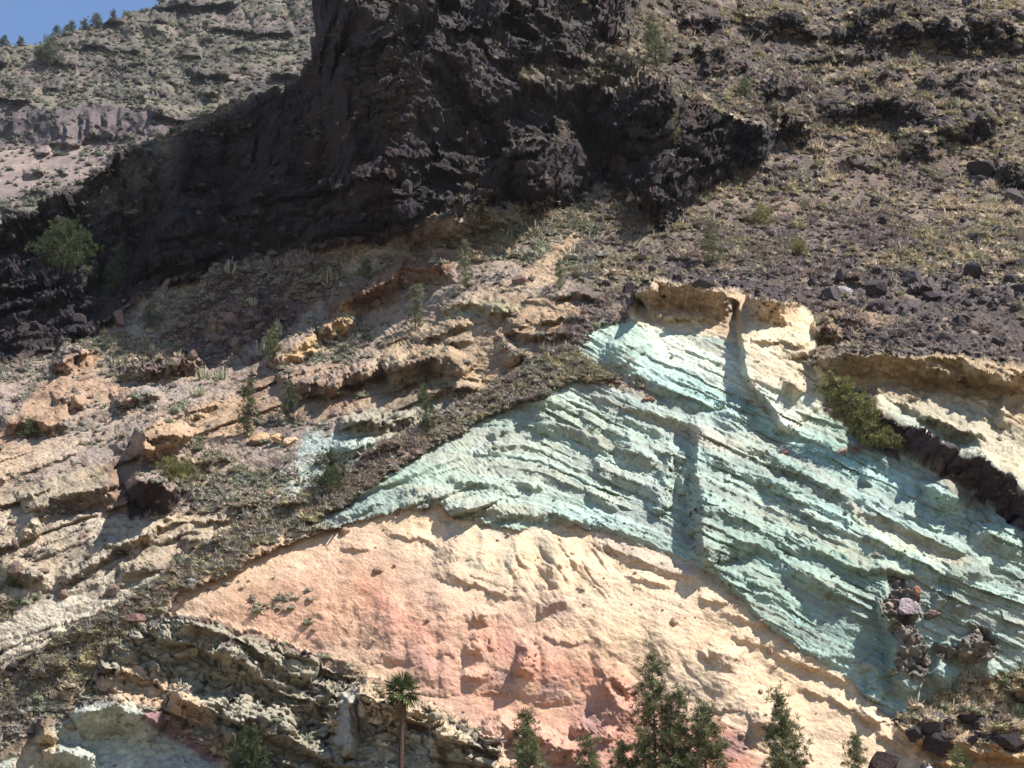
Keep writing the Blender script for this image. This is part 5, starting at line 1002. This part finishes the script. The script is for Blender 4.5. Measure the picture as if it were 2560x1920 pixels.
# ---- two walkers at the bottom edge, cut by the frame
def walker(u, v, top_c, leg_c, hair_c, label, seed, pack=None):
    p0, dd = spot(u, v); s = 1.0
    root = put('person', None, label=label, category='person'); root.location = p0
    bm = bmesh.new(); L = bm.verts.layers.skin.verify() if hasattr(bm.verts.layers, 'skin') else None
    J = [((0, 0, .95), .15), ((0, 0, 1.15), .14), ((0, 0, 1.38), .17), ((0, 0, 1.5), .07), ((0, -.02, 1.58), .09), ((0, -.01, 1.70), .095), ((.19, 0, 1.40), .065), ((.27, .02, 1.14), .05), ((.25, -.12, .92), .04), ((-.19, 0, 1.40), .065), ((-.28, 0, 1.14), .05), ((-.24, -.10, .92), .04), ((.10, 0, .88), .10), ((.11, -.05, .48), .07), ((.11, .05, .08), .05), ((.12, -.1, .03), .045), ((-.10, 0, .88), .10), ((-.11, .02, .48), .07), ((-.11, .1, .08), .05), ((-.12, -.04, .03), .045)]
    E = [(0, 1), (1, 2), (2, 3), (3, 4), (4, 5), (2, 6), (6, 7), (7, 8), (2, 9), (9, 10), (10, 11), (0, 12), (12, 13), (13, 14), (14, 15), (0, 16), (16, 17), (17, 18), (18, 19)]
    vs_b = [bm.verts.new(j[0]) for j in J]
    for v_, j in zip(vs_b, J): v_[L].radius = (j[1], j[1])
    vs_b[0][L].use_root = True
    for a, b in E: bm.edges.new((vs_b[a], vs_b[b]))
    me = bpy.data.meshes.new('body'); bm.to_mesh(me); bm.free()
    m = bpy.data.materials.new('clothing_and_skin'); m.use_nodes = True; N = m.node_tree.nodes; Lk = m.node_tree.links
    tc = N.new('ShaderNodeTexCoord'); sp = N.new('ShaderNodeSeparateXYZ'); Lk.new(tc.outputs['Object'], sp.inputs[0]); cr = N.new('ShaderNodeValToRGB'); cr.color_ramp.interpolation = 'CONSTANT'
    mr = N.new('ShaderNodeMath'); mr.operation = 'MULTIPLY'; mr.inputs[1].default_value = .5; Lk.new(sp.outputs[2], mr.inputs[0]); Lk.new(mr.outputs[0], cr.inputs[0])
    el = cr.color_ramp.elements; el[0].position = 0; el[0].color = (*alb((60, 50, 46)), 1); el[1].position = .05; el[1].color = (*alb(leg_c), 1)
    for p_, c_ in ((.475, top_c), (.755, (206, 160, 132)), (.85, hair_c)): e = el.new(p_); e.color = (*alb(c_), 1)
    Lk.new(cr.outputs[0], N['Principled BSDF'].inputs['Base Color']); N['Principled BSDF'].inputs['Roughness'].default_value = .8; me.materials.append(m)
    o = put('body', me, root); sk = o.modifiers.new('skin', 'SKIN'); ss = o.modifiers.new('smooth', 'SUBSURF'); ss.levels = 2; ss.render_levels = 2
    if pack:
        b2 = bmesh.new(); bmesh.ops.create_cube(b2, size=1); bmesh.ops.scale(b2, vec=(.32, .2, .46), verts=b2.verts); bmesh.ops.bevel(b2, geom=b2.edges[:], offset=.06, segments=2, affect='EDGES')
        me2 = bpy.data.meshes.new('backpack'); b2.to_mesh(me2); b2.free(); m2 = bpy.data.materials.new('pack_cloth'); m2.use_nodes = True; m2.node_tree.nodes['Principled BSDF'].inputs['Base Color'].default_value = (*alb(pack), 1); me2.materials.append(m2)
        q = put('backpack', me2, root); q.location = (0, .2, 1.22)
walker(2314, 1962, (60, 52, 56), (70, 66, 72), (44, 36, 34), 'person in dark clothes standing at the bottom edge of the slope', 1)
walker(2326, 1966, (230, 230, 236), (110, 116, 140), (96, 80, 70), 'person in a white top beside the person in dark clothes', 2, (90, 96, 120))

# ------------------------------------------------------------------ thin air between the viewer and the far mountain
bmh = bmesh.new(); bmesh.ops.create_cube(bmh, size=1)
bmesh.ops.scale(bmh, vec=(2400, 1500, 620), verts=bmh.verts); bmesh.ops.translate(bmh, vec=(0, 420, 308.5), verts=bmh.verts)
meh = bpy.data.meshes.new('haze'); bmh.to_mesh(meh); bmh.free()
mh = bpy.data.materials.new('thin_haze'); mh.use_nodes = True; nh = mh.node_tree; nh.nodes.remove(nh.nodes['Principled BSDF'])
pv = nh.nodes.new('ShaderNodeVolumePrincipled'); pv.inputs['Color'].default_value = (.86, .90, 1.0, 1); pv.inputs['Density'].default_value = .00003; pv.inputs['Anisotropy'].default_value = 0.0
nh.links.new(pv.outputs[0], nh.nodes['Material Output'].inputs['Volume']); meh.materials.append(mh)
put('haze', meh, kind='stuff', label='thin bluish air over the whole valley', category='haze')

# ------------------------------------------------------------------ things whose words still agree: say which of them, from left to right
same = {}
for o in COL.objects:
    if o.get('category') in ('shrub', 'boulder') and o.get('label'): same.setdefault(o['label'], []).append(o)
ORD = ['leftmost', 'second from left', 'third from left', 'fourth from left', 'fifth from left', 'sixth from left', 'seventh from left', 'eighth from left', 'ninth from left', 'tenth from left', 'eleventh from left', 'twelfth from left']
for lb, os_ in same.items():
    if len(os_) < 2: continue
    os_.sort(key=lambda q: q.location.x/q.location.y)
    base_ = lb.replace('close ', '').replace('well ', '') if len(lb.split()) > 12 else lb
    for k, o in enumerate(os_):
        w = ('left one', 'right one')[k] if len(os_) == 2 else ('left one', 'middle one', 'right one')[k] if len(os_) == 3 else 'rightmost' if k == len(os_)-1 else ORD[min(k, 11)]
        o['label'] = f'{lb}, {w}' if len(lb.split())+len(w.split()) <= 16 else f'{base_}, {w}'
